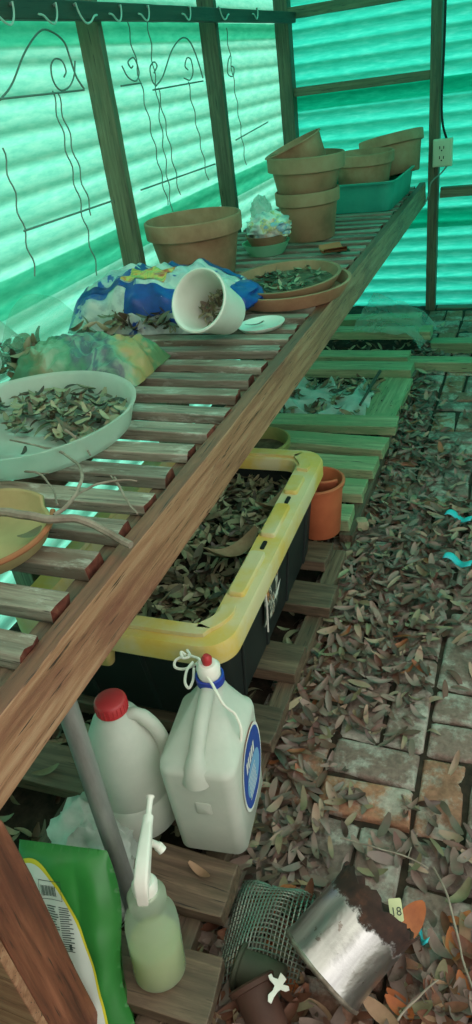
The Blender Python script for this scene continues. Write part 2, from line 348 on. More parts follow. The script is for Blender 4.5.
# ================================================================== THE BENCH
bench = thing('potting_bench', 'long weathered slatted wooden bench running along the left wall', 'bench')
BZ = .788                       # top of the bearers, underside of the slats
def at_top(x, y, z): return (x, y, z)
board('front_rail', (-.678, .34, .672), (-.678, 5.05, .690), .038, .132, [RAILW, RAILT], bench, seed=11, warp=.0015, topmi=1)
board('bearer', (-.722, .34, .698), (-.722, 5.04, .698), .045, .0885, [PALW], bench, seed=12)
board('bearer', (-1.10, .34, .698), (-1.10, 5.04, .698), .04, .0885, [PALW], bench, seed=13)
board('bearer', (-1.475, .34, .698), (-1.475, 5.04, .698), .04, .0885, [PALW], bench, seed=14)
rs = random.Random(5)
y = .425
k = 0
while y < 5.02:
    e = rs.uniform(-.012, .006); yaw = rs.gauss(0, .006)
    board('slat', (-1.50, y - yaw, BZ), (-.700 + e, y + yaw, BZ), .056 + rs.uniform(-.003, .003), .028 + rs.uniform(-.002, .002), [SLATW, ENDW], bench, seed=30 + k, warp=.0022, endmi=1)
    y += .1125; k += 1
vpost(-.71, .338, .088, .088, 0.0, .70, bench, 61, POSTR, 'leg', .004)
fb = MB(); fb.box(-.86, -.622, .322, .3375, 0, .672); o = obj('lit_leg_face', fb, RAILW, bench, bevel=.002)  # added lighter board stands in for door light and a paler near face
for (x, y) in ((-1.48, .36), (-1.48, 4.88), (-1.48, 2.65)):
    vpost(x, y, .07, .07, .0, .69, bench, int(60 + y * 3), PALW, 'leg')
mb = MB(); a, b = Vector((-.668, .640, .06)), Vector((-.683, .668, .688))
mb.tube([a, b], .019, 20); o = obj('pipe_leg', mb, GALV, bench, smooth=True); o['label'] = 'grey metal pipe leg'
mb = MB()   # screw heads on the near slats
# ------------------------------------------------------------------ hook beam
hb = board('hook_beam', (-1.47, -.3, 1.757), (-1.47, 5.055, 1.778), .036, .054, [BEAMM], None, seed=70)
tag(hb, 'dark horizontal timber fixed along the top of the left wall posts', 'beam')
def hook(y, flip, lab, sz=1, zz=1.8):
    s = flip; t = thing('wire_hook', lab, 'hook', (-1.447, y, zz), (0, 0, 0), 'white wire hooks along the dark top beam')
    mb = MB(); p = [(.010, -.095 * s, -.016), (.012, -.070 * s, -.020), (.012, -.038 * s, -.038), (.010, -.008 * s, -.042), (.008, .016 * s, -.026), (0.006, .030 * s, -.004), (.004, .036 * s, .020)]
    mb.tube(crom([Vector(q) * sz for q in p], 6), .0032, 8)
    obj('hook_wire', mb, HOOKM, t, smooth=True)
    mb = MB(); mb.tube([(-.004, .03 * s, .012), (.003, .03 * s, .012)], .005, 10); obj('screw', mb, GALV, t, smooth=True)
hk = [(8, 'largest pale S hook at the left edge of the picture on the beam', 1), (52, 'second pale hook on the beam, wide and shallow, left of the first post', 1), (82, 'pale hook on the beam right above the first grey-green post', -1),
      (118, 'double pale hook on the beam just right of the first post', 1), (146, 'small pale hook on the beam in the middle of the second bay', 1), (188, 'wide pale hook on the beam just before the second post', 1),
      (222, 'pale hook on the beam just past the second post', -1), (256, 'last pale hook on the beam before its far end', 1)]
for u, lab, s in hk:
    p = atx(u, 14, -1.445); hook(p.y, s, lab, .9 if u < 100 else .8, p.z + .012)

# ------------------------------------------------------------------ wire trellises on the wall
WX = -1.568
def wpt(u, v, dx=0): return atx(u, v, WX + dx)
def wavy(u0, v0, u1, v1, amp=.009, per=.11, dx=0):
    a, b = wpt(u0, v0, dx), wpt(u1, v1, dx); L = (b - a).length; n = max(8, int(L / .018)); o = []
    for i in range(n + 1):
        t = i / n; p = a.lerp(b, t); p.y += amp * sin(2 * pi * t * L / per); p.x += .3 * amp * cos(2 * pi * t * L / per); o.append(p)
    return o
def trellis(lab, arch, scrolls, wires, bars):
    base = wpt(*wires[0][:2]); t = thing('wire_trellis', lab, 'trellis', base, group='wavy wire trellises against the left wall'); inv = -Vector(base)
    def add(name, pts, r):
        mb = MB(); mb.tube([p + inv for p in pts], r, 6); obj(name, mb, WIREM, t, smooth=True)
    if arch: add('arch', crom([wpt(*p) for p in arch], 8), .0034)
    for s in scrolls: add('scroll', crom([wpt(*p, .004) for p in s], 8), .003)
    for w in wires: add('wavy_wire', wavy(*w), .0026)
    for b in bars: add('crossbar', [wpt(*b[:2], .006), wpt(*b[2:], .006)], .0035)
trellis('wire trellis with a tall arch and scroll at the left edge of the wall', [(0, 100), (12, 84), (25, 52), (40, 31), (52, 32), (64, 42), (70, 58), (76, 76), (84, 89)],
        [[(64, 77), (66, 71), (62, 61), (55, 59), (51, 66), (53, 80), (60, 90), (69, 87), (74, 76), (75, 61)]],
        [(52, 91, 98, 275), (2, 148, 36, 276), (57, 92, 92, 215)], [(0, 99, 84, 90), (24, 231, 112, 201)])
trellis('wire trellis of scrolls and long wavy wires midway between the first and second posts', None,
        [[(122, 66), (128, 77), (136, 81), (139, 72), (134, 58), (128, 62), (131, 68), (133, 66)], [(155, 85), (152, 80), (150, 68), (154, 62), (157, 66), (154, 73)]],
        [(127, 22, 168, 205), (146, 8, 172, 212)], [(121, 86, 141, 83), (141, 190, 215, 164)])
trellis('wire trellis with arch close before the second post', [(156, 86), (163, 76), (172, 50), (182, 38), (190, 42), (197, 58), (203, 78)],
        [[(188, 70), (185, 66), (187, 58), (191, 60), (193, 72), (190, 80), (184, 78)]], [(158, 88, 180, 195), (188, 82, 208, 180)], [(153, 90, 203, 81)])
trellis('thin wire trellis beyond the second post, just before the corner', None, [[(230, 56), (228, 62), (228, 74), (233, 76), (234, 68), (231, 66)]], [(226, 28, 246, 165)], [(236, 140, 268, 122)])
# ------------------------------------------------------------------ outlet
ol = thing('power_outlet', 'beige power outlet box on the far post with black cable', 'outlet', (-.558, 5.04, .985))
mb = MB(); mb.loft([rrect(.118, .045, .006, -.078, n=3), rrect(.118, .045, .006, .078, n=3)]); obj('outlet_box', mb, BOXM, ol, bevel=.003)
mb = MB(); mb.loft([rrect(.100, .006, .002, -.072, (-.004, -.026), n=2), rrect(.100, .006, .002, .072, (-.004, -.026), n=2)]); fp = obj('face_plate', mb, BOXM, ol, bevel=.002)
mb = MB()
for zc in (.028, -.028):
    for dx in (-.016, .008): mb.box(dx - .0025, dx + .0025, -.032, -.0285, zc - .004, zc + .012)
    mb.box(-.008, .0, -.032, -.0285, zc - .016, zc - .009)
obj('slots', mb, DARKM, fp)
mb = MB(); mb.tube(crom([(.02, -.0, .075), (-.003, -.02, .16), (-.012, -.03, .3), (-.006, -.03, .6), (-.006, -.03, 1.1)]), .007, 8); obj('power_cable', mb, DARKM, ol, smooth=True)
mb = MB(); mb.tube(crom([(.03, -.0, -.075), (.0, -.03, -.11), (-.06, -.06, -.16), (-.075, -.06, -.24), (-.12, -.09, -.30), (-.135, -.08, -.27)]), .005, 8); obj('power_cable', mb, WIREM, ol, smooth=True)

# ================================================================== PALLETS AND FLOOR TIMBER
PT = .10
def pallet(name, lab, ys, x0s, x1s, starts={}, z=PT, w=.122, h=.04, y0=None, y1=None, tilt=None, strx=(-.545, -.95, -1.36), sh=.055, mat=None):
    mat = mat or PALW
    yb, ye = min(ys), max(ys); t = thing(name, lab, 'pallet', (-.95, (yb + ye) / 2, 0)); ox, oy = .95, -(yb + ye) / 2
    for i, y in enumerate(ys):
        sk = (tilt or {}).get(i, 0)
        board('deck_board', (starts.get(i, x0s) + ox, y - w / 2 + oy + sk, z - h), (x1s[i] + ox, y - w / 2 + oy, z - h), w, h, [mat], t, seed=100 + i + int(z * 99) + int(y * 7))
    for x in strx: board('stringer', (x + ox, (y0 or yb - .14) + oy, z - h - sh + .0), (x + ox, (y1 or ye + .02) + oy, z - h - sh), .05, sh - .002, [PALW], t, seed=130 + int(x * 10))
    return t
pallet('wooden_pallet', 'wooden pallet under the spray bottle, jugs and black tote', [.59, .78, .97, 1.225, 1.47, 1.77, 2.0], -1.4, [-.43, -.47, -.60, -.505, -.515, -.487, -.56], tilt={0: -.02, 2: -.02}, starts={1: -.80, 0: -.86})
pallet('wooden_pallet', 'wooden pallet beyond the orange pot with slightly fanned boards', [2.265, 2.467, 2.66, 2.845, 3.075], -1.4, [-.54, -.53, -.523, -.515, -.505], tilt={3: .05, 4: -.03}, h=.045, mat=GREENLITB)
sb = board('side_board', (-.62, 3.09, .02), (-.60, 3.64, .02), .16, .04, [GREENLITB], None, 201); tag(sb, 'short flat board lying beside the bagged leaves, pointing to the far wall', 'board')
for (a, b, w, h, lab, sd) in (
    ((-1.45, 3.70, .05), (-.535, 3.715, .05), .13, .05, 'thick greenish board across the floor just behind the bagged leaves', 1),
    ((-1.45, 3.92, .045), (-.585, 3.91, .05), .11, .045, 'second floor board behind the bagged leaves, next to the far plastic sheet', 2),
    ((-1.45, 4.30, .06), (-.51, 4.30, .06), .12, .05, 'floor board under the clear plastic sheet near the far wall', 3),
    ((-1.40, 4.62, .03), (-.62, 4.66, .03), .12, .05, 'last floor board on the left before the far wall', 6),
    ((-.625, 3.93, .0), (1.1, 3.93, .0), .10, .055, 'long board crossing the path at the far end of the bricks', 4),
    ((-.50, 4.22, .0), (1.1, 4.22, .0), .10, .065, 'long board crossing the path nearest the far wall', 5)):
    o = board('floor_board', a, b, w, h, [GREENLITB], None, 210 + sd); tag(o, lab, 'board', 'loose boards on the floor at the far end')
ps = thing('plastic_sheet', 'clear crumpled plastic sheet over boards near the far wall', 'plastic sheet', (-.75, 4.36, .12))
mb = MB(); mb.grid(lambda i, j: Vector((-.22 + .42 * i + .05 * j, -.16 + .40 * j - .1 * i, .008 + .12 * j * (1 - i) + .03 * abs(nz(i * 3, j * 3, 2)) * 2 - .09 * max(0, i - .78) * 4)), 30, 24)
obj('film', mb, mtrans('far_clear_film', [(.3, (170, 206, 190)), (.7, (206, 226, 214))], 10, .5, .2, clear=.62), ps, smooth=True, angle=180)

# ================================================================== ON THE BENCH
TZ = .816
def pot_prof(rb, rt, h, rim, th=.012, lip=.008):
    zr = h - rim; r_at = rb + (rt - lip - rb) * zr / h
    return [(0, 0), (rb - .004, 0), (rb, .004), (r_at, zr - .002), (r_at + lip * .8, zr), (rt - .002, zr + .004), (rt, h - .004), (rt - .004, h), (rt - th + .002, h), (rt - th, h - .004), (rb - th + .003, .014), (0, .012)]
def pot(name, lab, loc, rb, rt, h, rim, mat, rot=(0, 0, 0), soil=0, group=None, cat='flower pot'):
    t = thing(name, lab, cat, loc, rot, group); mb = MB(); mb.lathe(pot_prof(rb, rt, h, rim), 56); obj('pot_body', mb, mat, t, smooth=True, angle=50)
    if soil:
        z = h * soil; r = rb + (rt - rb) * soil - .014; mb = MB(); mb.lathe([(0, z - .02), (r, z - .02), (r, z), (r * .6, z + .004), (0, z + .002)], 32); obj('soil', mb, DRYSOIL, t, smooth=True)
    return t
pot('terracotta_pot', 'largest wide terracotta pot, standing alone against the wall behind the blue bag', (-1.365, 2.95, TZ), .158, .212, .245, .07, TERRA, soil=.25)
pot('terracotta_pot', 'lower of the two stacked tall terracotta pots', (-1.035, 3.60, TZ), .124, .158, .225, .06, TERRA2, group=None)
pot('terracotta_pot', 'upper of the two stacked terracotta pots, with a third tipped in its mouth', (-1.040, 3.61, TZ + .175), .132, .186, .205, .07, TERRA2, rot=(0, .03, .3))
pot('terracotta_pot', 'small terracotta pot tipped sideways in the mouth of the stacked pots', (-1.052, 3.62, TZ + .300), .125, .145, .135, .003, TERRA, rot=(.10, -.33, 0))
bs = thing('plastic_basin', 'teal rectangular plastic basin at the far end of the bench', 'basin', (-.895, 4.48, TZ), (0, 0, -.03))
def basin_loops(w, d, h, th=.006):
    return [rrect(w * .84, d * .9, .05, 0), rrect(w * .86, d * .91, .055, .006), rrect(w * .96, d * .975, .07, h - .012), rrect(w * 1.04, d * 1.03, .08, h - .010), rrect(w * 1.05, d * 1.035, .08, h), rrect(w * .98, d * .985, .07, h), rrect(w * .95, d * .965, .068, h - .01), rrect(w * .85, d * .9, .05, .010)]
mb = MB(); mb.loft(basin_loops(.40, .68, .155)); obj('basin_body', mb, TEALP, bs, smooth=True, angle=50)
pot('terracotta_pot', 'terracotta pot standing upright in the near half of the teal basin', (-.930, 4.42, TZ + .055), .135, .172, .225, .06, TERRA, rot=(0, .02, 0))
pot('terracotta_pot', 'wide terracotta pot at the back of the teal basin, leaning, last before the outlet', (-.805, 4.76, TZ + .10), .145, .192, .22, .06, TERRA, rot=(-.12, -.15, 0))
# small plastic bowls with the crumpled bag
def shell(name, lab, loc, prof, mat, cat, n=48, rot=(0, 0, 0), group=None, part='shell', wob=0):
    t = thing(name, lab, cat, loc, rot, group); mb = MB(); mb.lathe(prof, n, wob=wob); obj(part, mb, mat, t, smooth=True, angle=50); return t
bowlp = lambda r, h, f=.72: [(0, 0), (r * f, 0), (r * .97, h - .004), (r, h), (r - .006, h), (r * f - .004, .006), (0, .006)]
shell('plastic_bowl', 'pale green translucent bowl on the bench, lower of the two before the pot stack', (-1.165, 3.30, TZ), bowlp(.115, .055), mtrans('pale_green_plastic', [(.3, (120, 190, 150)), (.7, (160, 214, 180))], 6, .3, .4), 'bowl')
shell('clay_bowl', 'small grey-brown bowl holding a crumpled plastic bag, set in the pale green bowl', (-1.155, 3.30, TZ + .035), bowlp(.105, .055), TERRA2, 'bowl')
def blob(mb, c, rx, ry, rz_, seed, amp=.35, freq=3.0, nu=40, nv=26, ridge=True, m=None):
    def fn(i, j):
        a = 2 * pi * i; b = pi * (j - .5); d = Vector((cos(b) * cos(a), cos(b) * sin(a), sin(b)))
        q = noise.noise(d * freq + Vector((seed, 0, 0))); q2 = noise.noise(d * freq * 2.7 + Vector((0, seed, 0)))
        s = 1 + amp * ((.35 - abs(q)) if ridge else q) + amp * .3 * q2 + amp * .12 * noise.noise(d * freq * 7)
        p = Vector((d.x * rx, d.y * ry, d.z * rz_)) * s
        return (m @ p if m else p) + Vector(c)
    mb.grid(fn, nu, nv)
PRINTB = NT('printed_crumpled_bag'); v = PRINTB.coords(rnd=False); n = PRINTB.noise(v, 14, 5); c = PRINTB.ramp(n, [(.32, (120, 150, 150)), (.45, (196, 206, 198)), (.52, (226, 222, 208)), (.57, (204, 190, 120)), (.62, (120, 160, 190)), (.7, (210, 216, 206))]); PRINTB.bump(n, .5); PRINTM = PRINTB.fin(c, .35, 0, .5)
t = thing('crumpled_bag', 'crumpled white plastic bag with faint blue print stuffed in the small bowl', 'plastic bag', (-1.155, 3.30, TZ + .10))
mb = MB(); blob(mb, (0.01, 0, .015), .095, .085, .062, 3.1, .55, 2.4); obj('bag_body', mb, PRINTM, t, smooth=True, angle=60)
mb = MB(); blob(mb, (-.03, .03, .075), .045, .04, .07, 8.1, .5, 2.4); obj('bag_top', mb, CLEARB, t, smooth=True, angle=60)
# two big saucers with debris
sp = lambda r, h: [(0, 0), (r * .86, 0), (r * .99, h - .006), (r, h), (r - .013, h), (r * .85, .012), (0, .010)]
shell('terracotta_saucer', 'outer wide terracotta saucer overhanging the bench rail', (-.842, 2.59, TZ), sp(.240, .052), TERRA, 'saucer', 64)
s2 = shell('terracotta_saucer', 'inner terracotta saucer holding dead leaves, nested in the wider one', (-.862, 2.615, TZ + .022), sp(.218, .045), TERRA2, 'saucer', 64, rot=(.03, -.02, 0))
mb = MB(); mb.lathe([(0, .016), (.186, .015)], 48); obj('soil', mb, DRYSOIL, s2)
rl_ = random.Random(21)
mb = MB()
for i in range(85):
    a, r = rl_.uniform(0, 2 * pi), .17 * sqrt(rl_.random()); x, y = r * cos(a), r * sin(a)
    if x > .06 and y > 0 and rl_.random() < .6: continue
    rl(mb, (x, y, .02 + rl_.uniform(0, .016)), rl_, (.03, .06), .25)
o = obj('leaf_debris', mb, LITTER2, None, smooth=True, angle=180); o.location = (-.862, 2.625, TZ + .022); tag(o, 'small dead leaves scattered in the inner terracotta saucer', 'dead leaves', kind='stuff')
# broken clay shard and tuft behind the saucers
t = thing('clay_shard', 'broken orange clay shard with green tuft behind the two saucers', 'pot shard', (-.815, 3.19, TZ + .018), (.0, 1.48, .5))
mb = MB(); mb.lathe([(.10, 0), (.112, .10), (.100, .10), (.09, 0)], 14, a0=-.6, a1=.6, m=Matrix.Translation((-.105, 0, -.05))); obj('shard', mb, ORNG, t, bevel=.002)
mb = MB(); rr = random.Random(4)
for i in range(40): leaf_geo(mb, (.02 + rr.uniform(.0, .03), .07 + rr.uniform(-.02, .03), .05 + rr.uniform(-.03, .03)), rr.uniform(0, 6.3), rr.uniform(-.5, .5), 0, .045, .016, .2, .2)
obj('green_tuft', mb, MOSS, t)
# white lid
wl_ = shell('plastic_saucer', 'small round white plastic saucer on the slats beside the white pot', (-.826, 2.215, TZ), [(0, 0), (.068, 0), (.080, .012), (.081, .015), (.074, .014), (.066, .005), (0, .004)], WHITEP, 'saucer', rot=(.0, -.05, 0))
mb = MB(); leaf_geo(mb, (-.02, -.01, .012), .5, 0, 0, .07, .012, .1, .1); leaf_geo(mb, (-.01, .0, .012), 1.1, 0, 0, .05, .01, .1, .1); o = obj('dry_sprig', mb, LM['grey']); o.location = (-.826, 2.215, TZ); tag(o, 'thin dry sprig lying on the small white saucer', 'twig')
# tilted white pot
view = (EYE - Vector((-1.04, 2.17, .92))).normalized(); left = -cx; upv = cy
ax = (view * cos(radians(34)) + (left * .80 + upv * .36).normalized() * sin(radians(34))).normalized()
wp = thing('white_pot', 'white plastic pot tipped over with its mouth open towards the bag', 'flower pot', (-.905, 2.150, .878)); wp.rotation_euler = ax.to_track_quat('Z', 'Y').to_euler()
mb = MB(); mb.lathe([(0, 0), (.048, 0), (.052, .004), (.054, .022), (.070, .028), (.092, .180), (.099, .184), (.100, .200), (.095, .202), (.088, .196), (.086, .18), (.064, .034), (0, .03)], 56); obj('pot_body', mb, WHITEP, wp, smooth=True, angle=50)
mb = MB(); rr = random.Random(14)
for i in range(110):
    a, r = rr.uniform(0, 6.28), .066 * sqrt(rr.random()); rl(mb, (r * cos(a), r * sin(a) - .0, .055 + rr.uniform(0, .045)), rr, (.015, .035), .5)
o = obj('leaf_debris', mb, LITTER2, None, smooth=True, angle=180); o.matrix_world = wp.matrix_basis.copy(); tag(o, 'dry grey debris inside the tipped white pot', 'dead leaves', kind='stuff')
o.location = wp.location; o.rotation_euler = wp.rotation_euler
# ------------------------------------------------------------------ bags on the bench (pillow surfaces with their print in UV)
def pillow(mb_, L, Wd, H, seed, amp=.02, nu=60, nv=40, open_end=0, fr=6, flat=.35, exps=.55, u0=0, u1=1, v0=0, v1=1, off=0.0, top_only=False):
    def S(u, v):
        x, y = (u - .5) * 2, (v - .5) * 2
        e = max(0, (1 - abs(x) ** 4.0)) ** exps * max(0, (1 - abs(y) ** 4.0)) ** exps
        if open_end and x > .2: e = e * (1 - open_end * (x - .2) ** 2) + open_end * .15 * (1 - abs(y) ** 3) ** .5 * (x - .2)
        w = amp * (1 - 2 * abs(noise.noise(Vector((u * fr, v * fr * .8, seed))))) + amp * .6 * noise.noise(Vector((u * fr * 3, v * fr * 3, seed + 5)))
        px = x * L / 2 + .012 * noise.noise(Vector((u * 4, v * 4, seed + 9))); py = y * Wd / 2 * (1 - .06 * x * x) + .02 * noise.noise(Vector((u * 5, 3, seed + 3)))
        return px, py, e, w
    def top(u, v): px, py, e, w = S(u0 + (u1 - u0) * u, v0 + (v1 - v0) * v); return Vector((px, py, H * e + w * min(1, e * 2) + off))
    def bot(u, v): px, py, e, w = S(1 - u, v); return Vector((px, py, max(-.002, .004 - H * .05 * e)))
    mb_.grid(top, nu, nv, 0)
    if not top_only: mb_.grid(bot, nu // 2, nv // 2, 1)
    return top
SB = NT('potting_mix_print'); v = SB.coords(rnd=False); w1 = SB.noise(v, 8, 5, .6, 1.5)
sxx = SB.n('SeparateXYZ'); SB.l(v, sxx.inputs[0]); ma = SB.n('Math'); ma.operation = 'MULTIPLY_ADD'; SB.l(w1, ma.inputs[0]); ma.inputs[1].default_value = .22; 
ad = SB.n('Math'); ad.operation = 'ADD'; SB.l(sxx.outputs[0], ad.inputs[0]); SB.l(sxx.outputs[1], ad.inputs[1]); mr = SB.n('Math'); mr.operation = 'MULTIPLY'; mr.inputs[1].default_value = .8; SB.l(ad.outputs[0], mr.inputs[0]); SB.l(mr.outputs[0], ma.inputs[2])
mm = SB.n('MapRange'); mm.inputs[1].default_value = -.22; mm.inputs[2].default_value = .36; SB.l(ma.outputs[0], mm.inputs[0])
c = SB.ramp(mm.outputs[0], [(.0, (96, 140, 110)), (.2, (76, 120, 88)), (.27, (132, 120, 88)), (.31, (136, 164, 136)), (.44, (90, 140, 108)), (.50, (84, 98, 104)), (.53, (116, 152, 130)), (.57, (78, 86, 98)), (.61, (110, 146, 124)), (.66, (80, 90, 98)), (.72, (116, 150, 120)), (.80, (158, 140, 88)), (.88, (150, 134, 88)), (.93, (92, 124, 84))])
SB.bump(w1, .4); SBM = SB.fin(c, .35, 0, .5)
t = thing('potting_soil_bag', 'open green printed potting mix bag with orange patches behind the cloudy tray', 'soil bag', (-1.265, 1.80, TZ + .002), (0, 0, .02))
mb = MB(); pillow(mb, .46, .27, .082, 2.0, .020, open_end=0); obj('bag_body', mb, [SBM, SBM], t, smooth=True, angle=70)
mb = MB()   # gaping left mouth of the bag
mb.grid(lambda i, j: Vector((-.27 - .07 * j + .02 * sin(i * 14), -.13 + .27 * i, .005 + (.10 * sin(pi * i) ** .6 + .03) * (.8 + .5 * j) * sin(pi * (.15 + .7 * i)))), 24, 6)
mb.grid(lambda i, j: Vector((-.27 - .10 * j, -.12 + .25 * i, .004 + .01 * sin(i * 9) * j)), 24, 6)
obj('bag_mouth', mb, CLEARB, t, smooth=True, angle=180)
mb = MB(); rr = random.Random(8)
for i in range(70): rl(mb, (-1.265 - rr.uniform(.20, .36), 1.80 + rr.uniform(-.12, .14), TZ + .01 + rr.uniform(0, .07)), rr, (.05, .09), .6)
for i in range(14): rl(mb, (-1.265 - rr.uniform(.0, .15), 1.80 + rr.uniform(.10, .2), TZ + .03 + rr.uniform(0, .06)), rr, (.05, .08), .8)
tag(obj('leaf_debris', mb, LITTER2, None, smooth=True, angle=180), 'dead leaves spilling from the open mouth of the green soil bag', 'dead leaves', kind='stuff')
# blue and white bag
BB = NT('blue_white_print'); v = BB.coords(rnd=False); n = BB.noise(v, 4.5, 4, .55, 1.0); n2 = BB.noise(v, 26, 6)
c = BB.ramp(n, [(.30, (22, 60, 140)), (.385, (30, 76, 150)), (.395, (150, 170, 176)), (.5, (200, 202, 194)), (.63, (176, 186, 186)), (.645, (30, 66, 140)), (.8, (20, 54, 130))])
c = BB.mix(BB.ramp(n2, [(.5, (0, 0, 0)), (.62, (170, 170, 170))]), c, (116, 120, 124)); BB.bump(n2, .5); BBM = BB.fin(c, .35, 0, .5)
BLUEBAG = mnoise('blue_bag_film', [(.35, (16, 40, 100)), (.6, (26, 66, 150)), (.8, (50, 100, 176))], 9, .35, .5, spec=.5)
t = thing('fertilizer_bag', 'crumpled blue and white bag with an orange printed panel leaning by the white pot', 'bag', (-1.26, 2.36, TZ + .002), (0, 0, .0))
mb = MB(); pillow(mb, .62, .44, .150, 5.0, .026, nu=120, nv=90, fr=4.2); obj('bag_body', mb, [BBM, BLUEBAG], t, smooth=True, angle=70)
OP = NT('orange_print'); v = OP.coords(rnd=False); n = OP.noise(v, 22, 5, .6, .8); c = OP.ramp(n, [(.35, (176, 70, 50)), (.45, (206, 120, 60)), (.52, (216, 186, 90)), (.6, (120, 150, 80)), (.68, (206, 170, 80))]); OPM = OP.fin(c, .35, 0, .5)
mb = MB(); pillow(mb, .62, .44, .150, 5.0, .026, nu=34, nv=28, fr=4.2, u0=.36, u1=.64, v0=.20, v1=.52, off=.003, top_only=True); obj('printed_panel', mb, OPM, t, smooth=True, angle=70)
mb = MB(); blob(mb, (.19, -.12, .040), .13, .09, .042, 4.4, .35, 1.8); blob(mb, (.26, .03, .05), .11, .13, .05, 6.4, .35, 1.8); obj('bag_fold', mb, BLUEBAG, t, smooth=True, angle=60)
mb = MB()
for (ua, ub, va, vb) in ((.04, .96, .74, .97), (.02, .11, .06, .80), (.08, .46, .13, .19), (.42, .98, .02, .16), (.30, .36, .16, .74)): pillow(mb, .62, .44, .150, 5.0, .026, nu=40, nv=14, fr=4.2, u0=ua, u1=ub, v0=va, v1=vb, off=.002, top_only=True)
obj('bag_hem', mb, BLUEBAG, t, smooth=True)
mb = MB(); rr = random.Random(11)
for i in range(60): rl(mb, (-1.26 + rr.uniform(-.12, .14), 2.36 - .21 + rr.uniform(-.03, .03), TZ + .02 + rr.uniform(0, .05)), rr, (.04, .08), .4)
tag(obj('leaf_debris', mb, LITTER2, None, smooth=True, angle=180), 'dead leaves caught against the front of the blue and white bag', 'dead leaves', kind='stuff')
# film hanging at the left
t = thing('clear_plastic_bag', 'cloudy clear plastic film propped against the left wall above the green soil bag', 'plastic bag', (-1.46, 1.86, TZ))
mb = MB(); mb.grid(lambda i, j: Vector((-.09 + .16 * i * (1 - .5 * j), -.20 + .48 * i + .05 * j, .004 + .21 * sin(pi * min(1, i * 1.0) ** .8) * j + .012 * nz(i * 5, j * 5, 7))), 30, 20)
obj('film', mb, mtrans('thin_film', [(.3, (120, 200, 170)), (.7, (150, 220, 190))], 6, .4, .2, clear=.6), t, smooth=True, angle=180)
# cloudy tray with leaves
tr = shell('plastic_tray', 'large round cloudy plastic plant tray full of dead leaves on the near slats', (-1.165, 1.355, TZ), [(0, 0), (.245, 0), (.252, .006), (.268, .060), (.276, .066), (.277, .070), (.270, .070), (.262, .062), (.247, .010), (.21, .006), (.205, .010), (.2, .006), (0, .006)], TRAYP, 'plant tray', 72, wob=.006)
mb = MB(); rr = random.Random(31)
for i in range(420):
    a, r = rr.uniform(0, 6.283), .235 * sqrt(rr.random()); x, y = r * cos(a), r * sin(a)
    if (y < -.02 - .25 * x + .04 * nz(x * 12, y * 12)) and rr.random() < .93: continue
    rl(mb, (x, y, .012 + rr.uniform(0, .03)), rr, (.035, .06), .17)
o = obj('leaf_debris', mb, LITTER2, None, smooth=True, angle=180); o.location = (-1.165, 1.355, TZ); tag(o, 'dead leaves piled in the back half of the cloudy tray', 'dead leaves', kind='stuff')
# broken bowl at the left edge
YB = mnoise('tan_clay', [(.3, (140, 124, 84)), (.6, (166, 150, 106)), (.8, (180, 166, 124))], 6, .7, .1); TB = mnoise('brown_clay_rim', [(.3, (120, 76, 50)), (.6, (156, 104, 70))], 8, .8, .1)
t = thing('broken_saucer', 'broken tan clay saucer with notched rim under the branch', 'broken saucer', (-.962, .885, TZ), (.04, .03, 0))
mb = MB(); N = 56; pr = [(0, 0), (.105, 0), (.122, .010), (.136, .038), (.140, .043)]
def rimcut(a, k):
    d = (a + .12) % (2 * pi); d = d - 2 * pi if d > pi else d
    return .62 if (abs(d - .95) < .20 and k >= 3) else (.8 if abs(d - .70) < .12 and k >= 3 else 1)
vs = []; K = len(pr)
for k, (r, z) in enumerate(pr):
    for i in range(N):
        a = 2 * pi * i / N; q = rimcut(a, k); vs.append(Vector((r * (1 if q == 1 else .94) * cos(a), r * (1 if q == 1 else .94) * sin(a), z * q)))
mb.add(vs, [(k * N + i, k * N + (i + 1) % N, (k + 1) * N + (i + 1) % N, (k + 1) * N + i) for k in range(K - 1) for i in range(N)])
obj('saucer_bowl', mb, [YB], t, smooth=True, solid=.009, angle=60)
mb = MB(); mb.tube([(.141 * cos(a), .141 * sin(a), .043) for a in [(-2.2 + 2.8 * k / 40) for k in range(41)]], .006, 8); o = obj('rim', mb, TB, t, smooth=True); o['label'] = 'brown clay rim'
mb = MB(); leaf_geo(mb, (0, 0, 0), 1.2, .1, 0, .055, .026, .2, .3); o = obj('dead_leaf', mb, LM['olive'], None, smooth=True, angle=180); o.location = (-.865, .905, TZ + .018); tag(o, 'single pale leaf lying in the broken tan saucer', 'leaf')
# branches
def branch(lab, paths):
    b0 = Vector(paths[0][0][0]); t = thing('dry_branch', lab, 'branch', b0, group=None)
    for k, (pts, r0, r1) in enumerate(paths):
        c_ = crom(pts, 7); n = len(c_); mb = MB(); mb.tube([p - b0 + Vector((noise.noise(p * 30) * .003, noise.noise(p * 31) * .003, noise.noise(p * 29) * .003)) for p in c_], [r0 + (r1 - r0) * i / (n - 1) for i in range(n)], 8)
        obj('stem' if k == 0 else 'twig', mb, TWIGM, t, smooth=True)
Z = atz
branch('thickest dry branch lying across the broken saucer and near slats', [
    ([Z(-25, 510, .885), Z(20, 514, .885), Z(50, 519, .875), Z(78, 519, .865), Z(104, 530, .850), Z(131, 546, .836)], .009, .0075),
    ([Z(55, 516, .872), Z(72, 500, .880), Z(81, 480, .885), Z(78, 465, .88), Z(60, 452, .87), Z(35, 445, .87), Z(10, 440, .87)], .0045, .002),
    ([Z(72, 497, .878), Z(98, 484, .860), Z(120, 481, .850), Z(136, 481, .84)], .0032, .0018)])
branch('thin forked twig lying over two slats beside the thick branch', [
    ([Z(115, 478, .848), Z(122, 492, .84), Z(130, 505, .835), Z(137, 515, .832)], .0035, .002), ([Z(118, 484, .845), Z(111, 476, .845)], .002, .0015)])
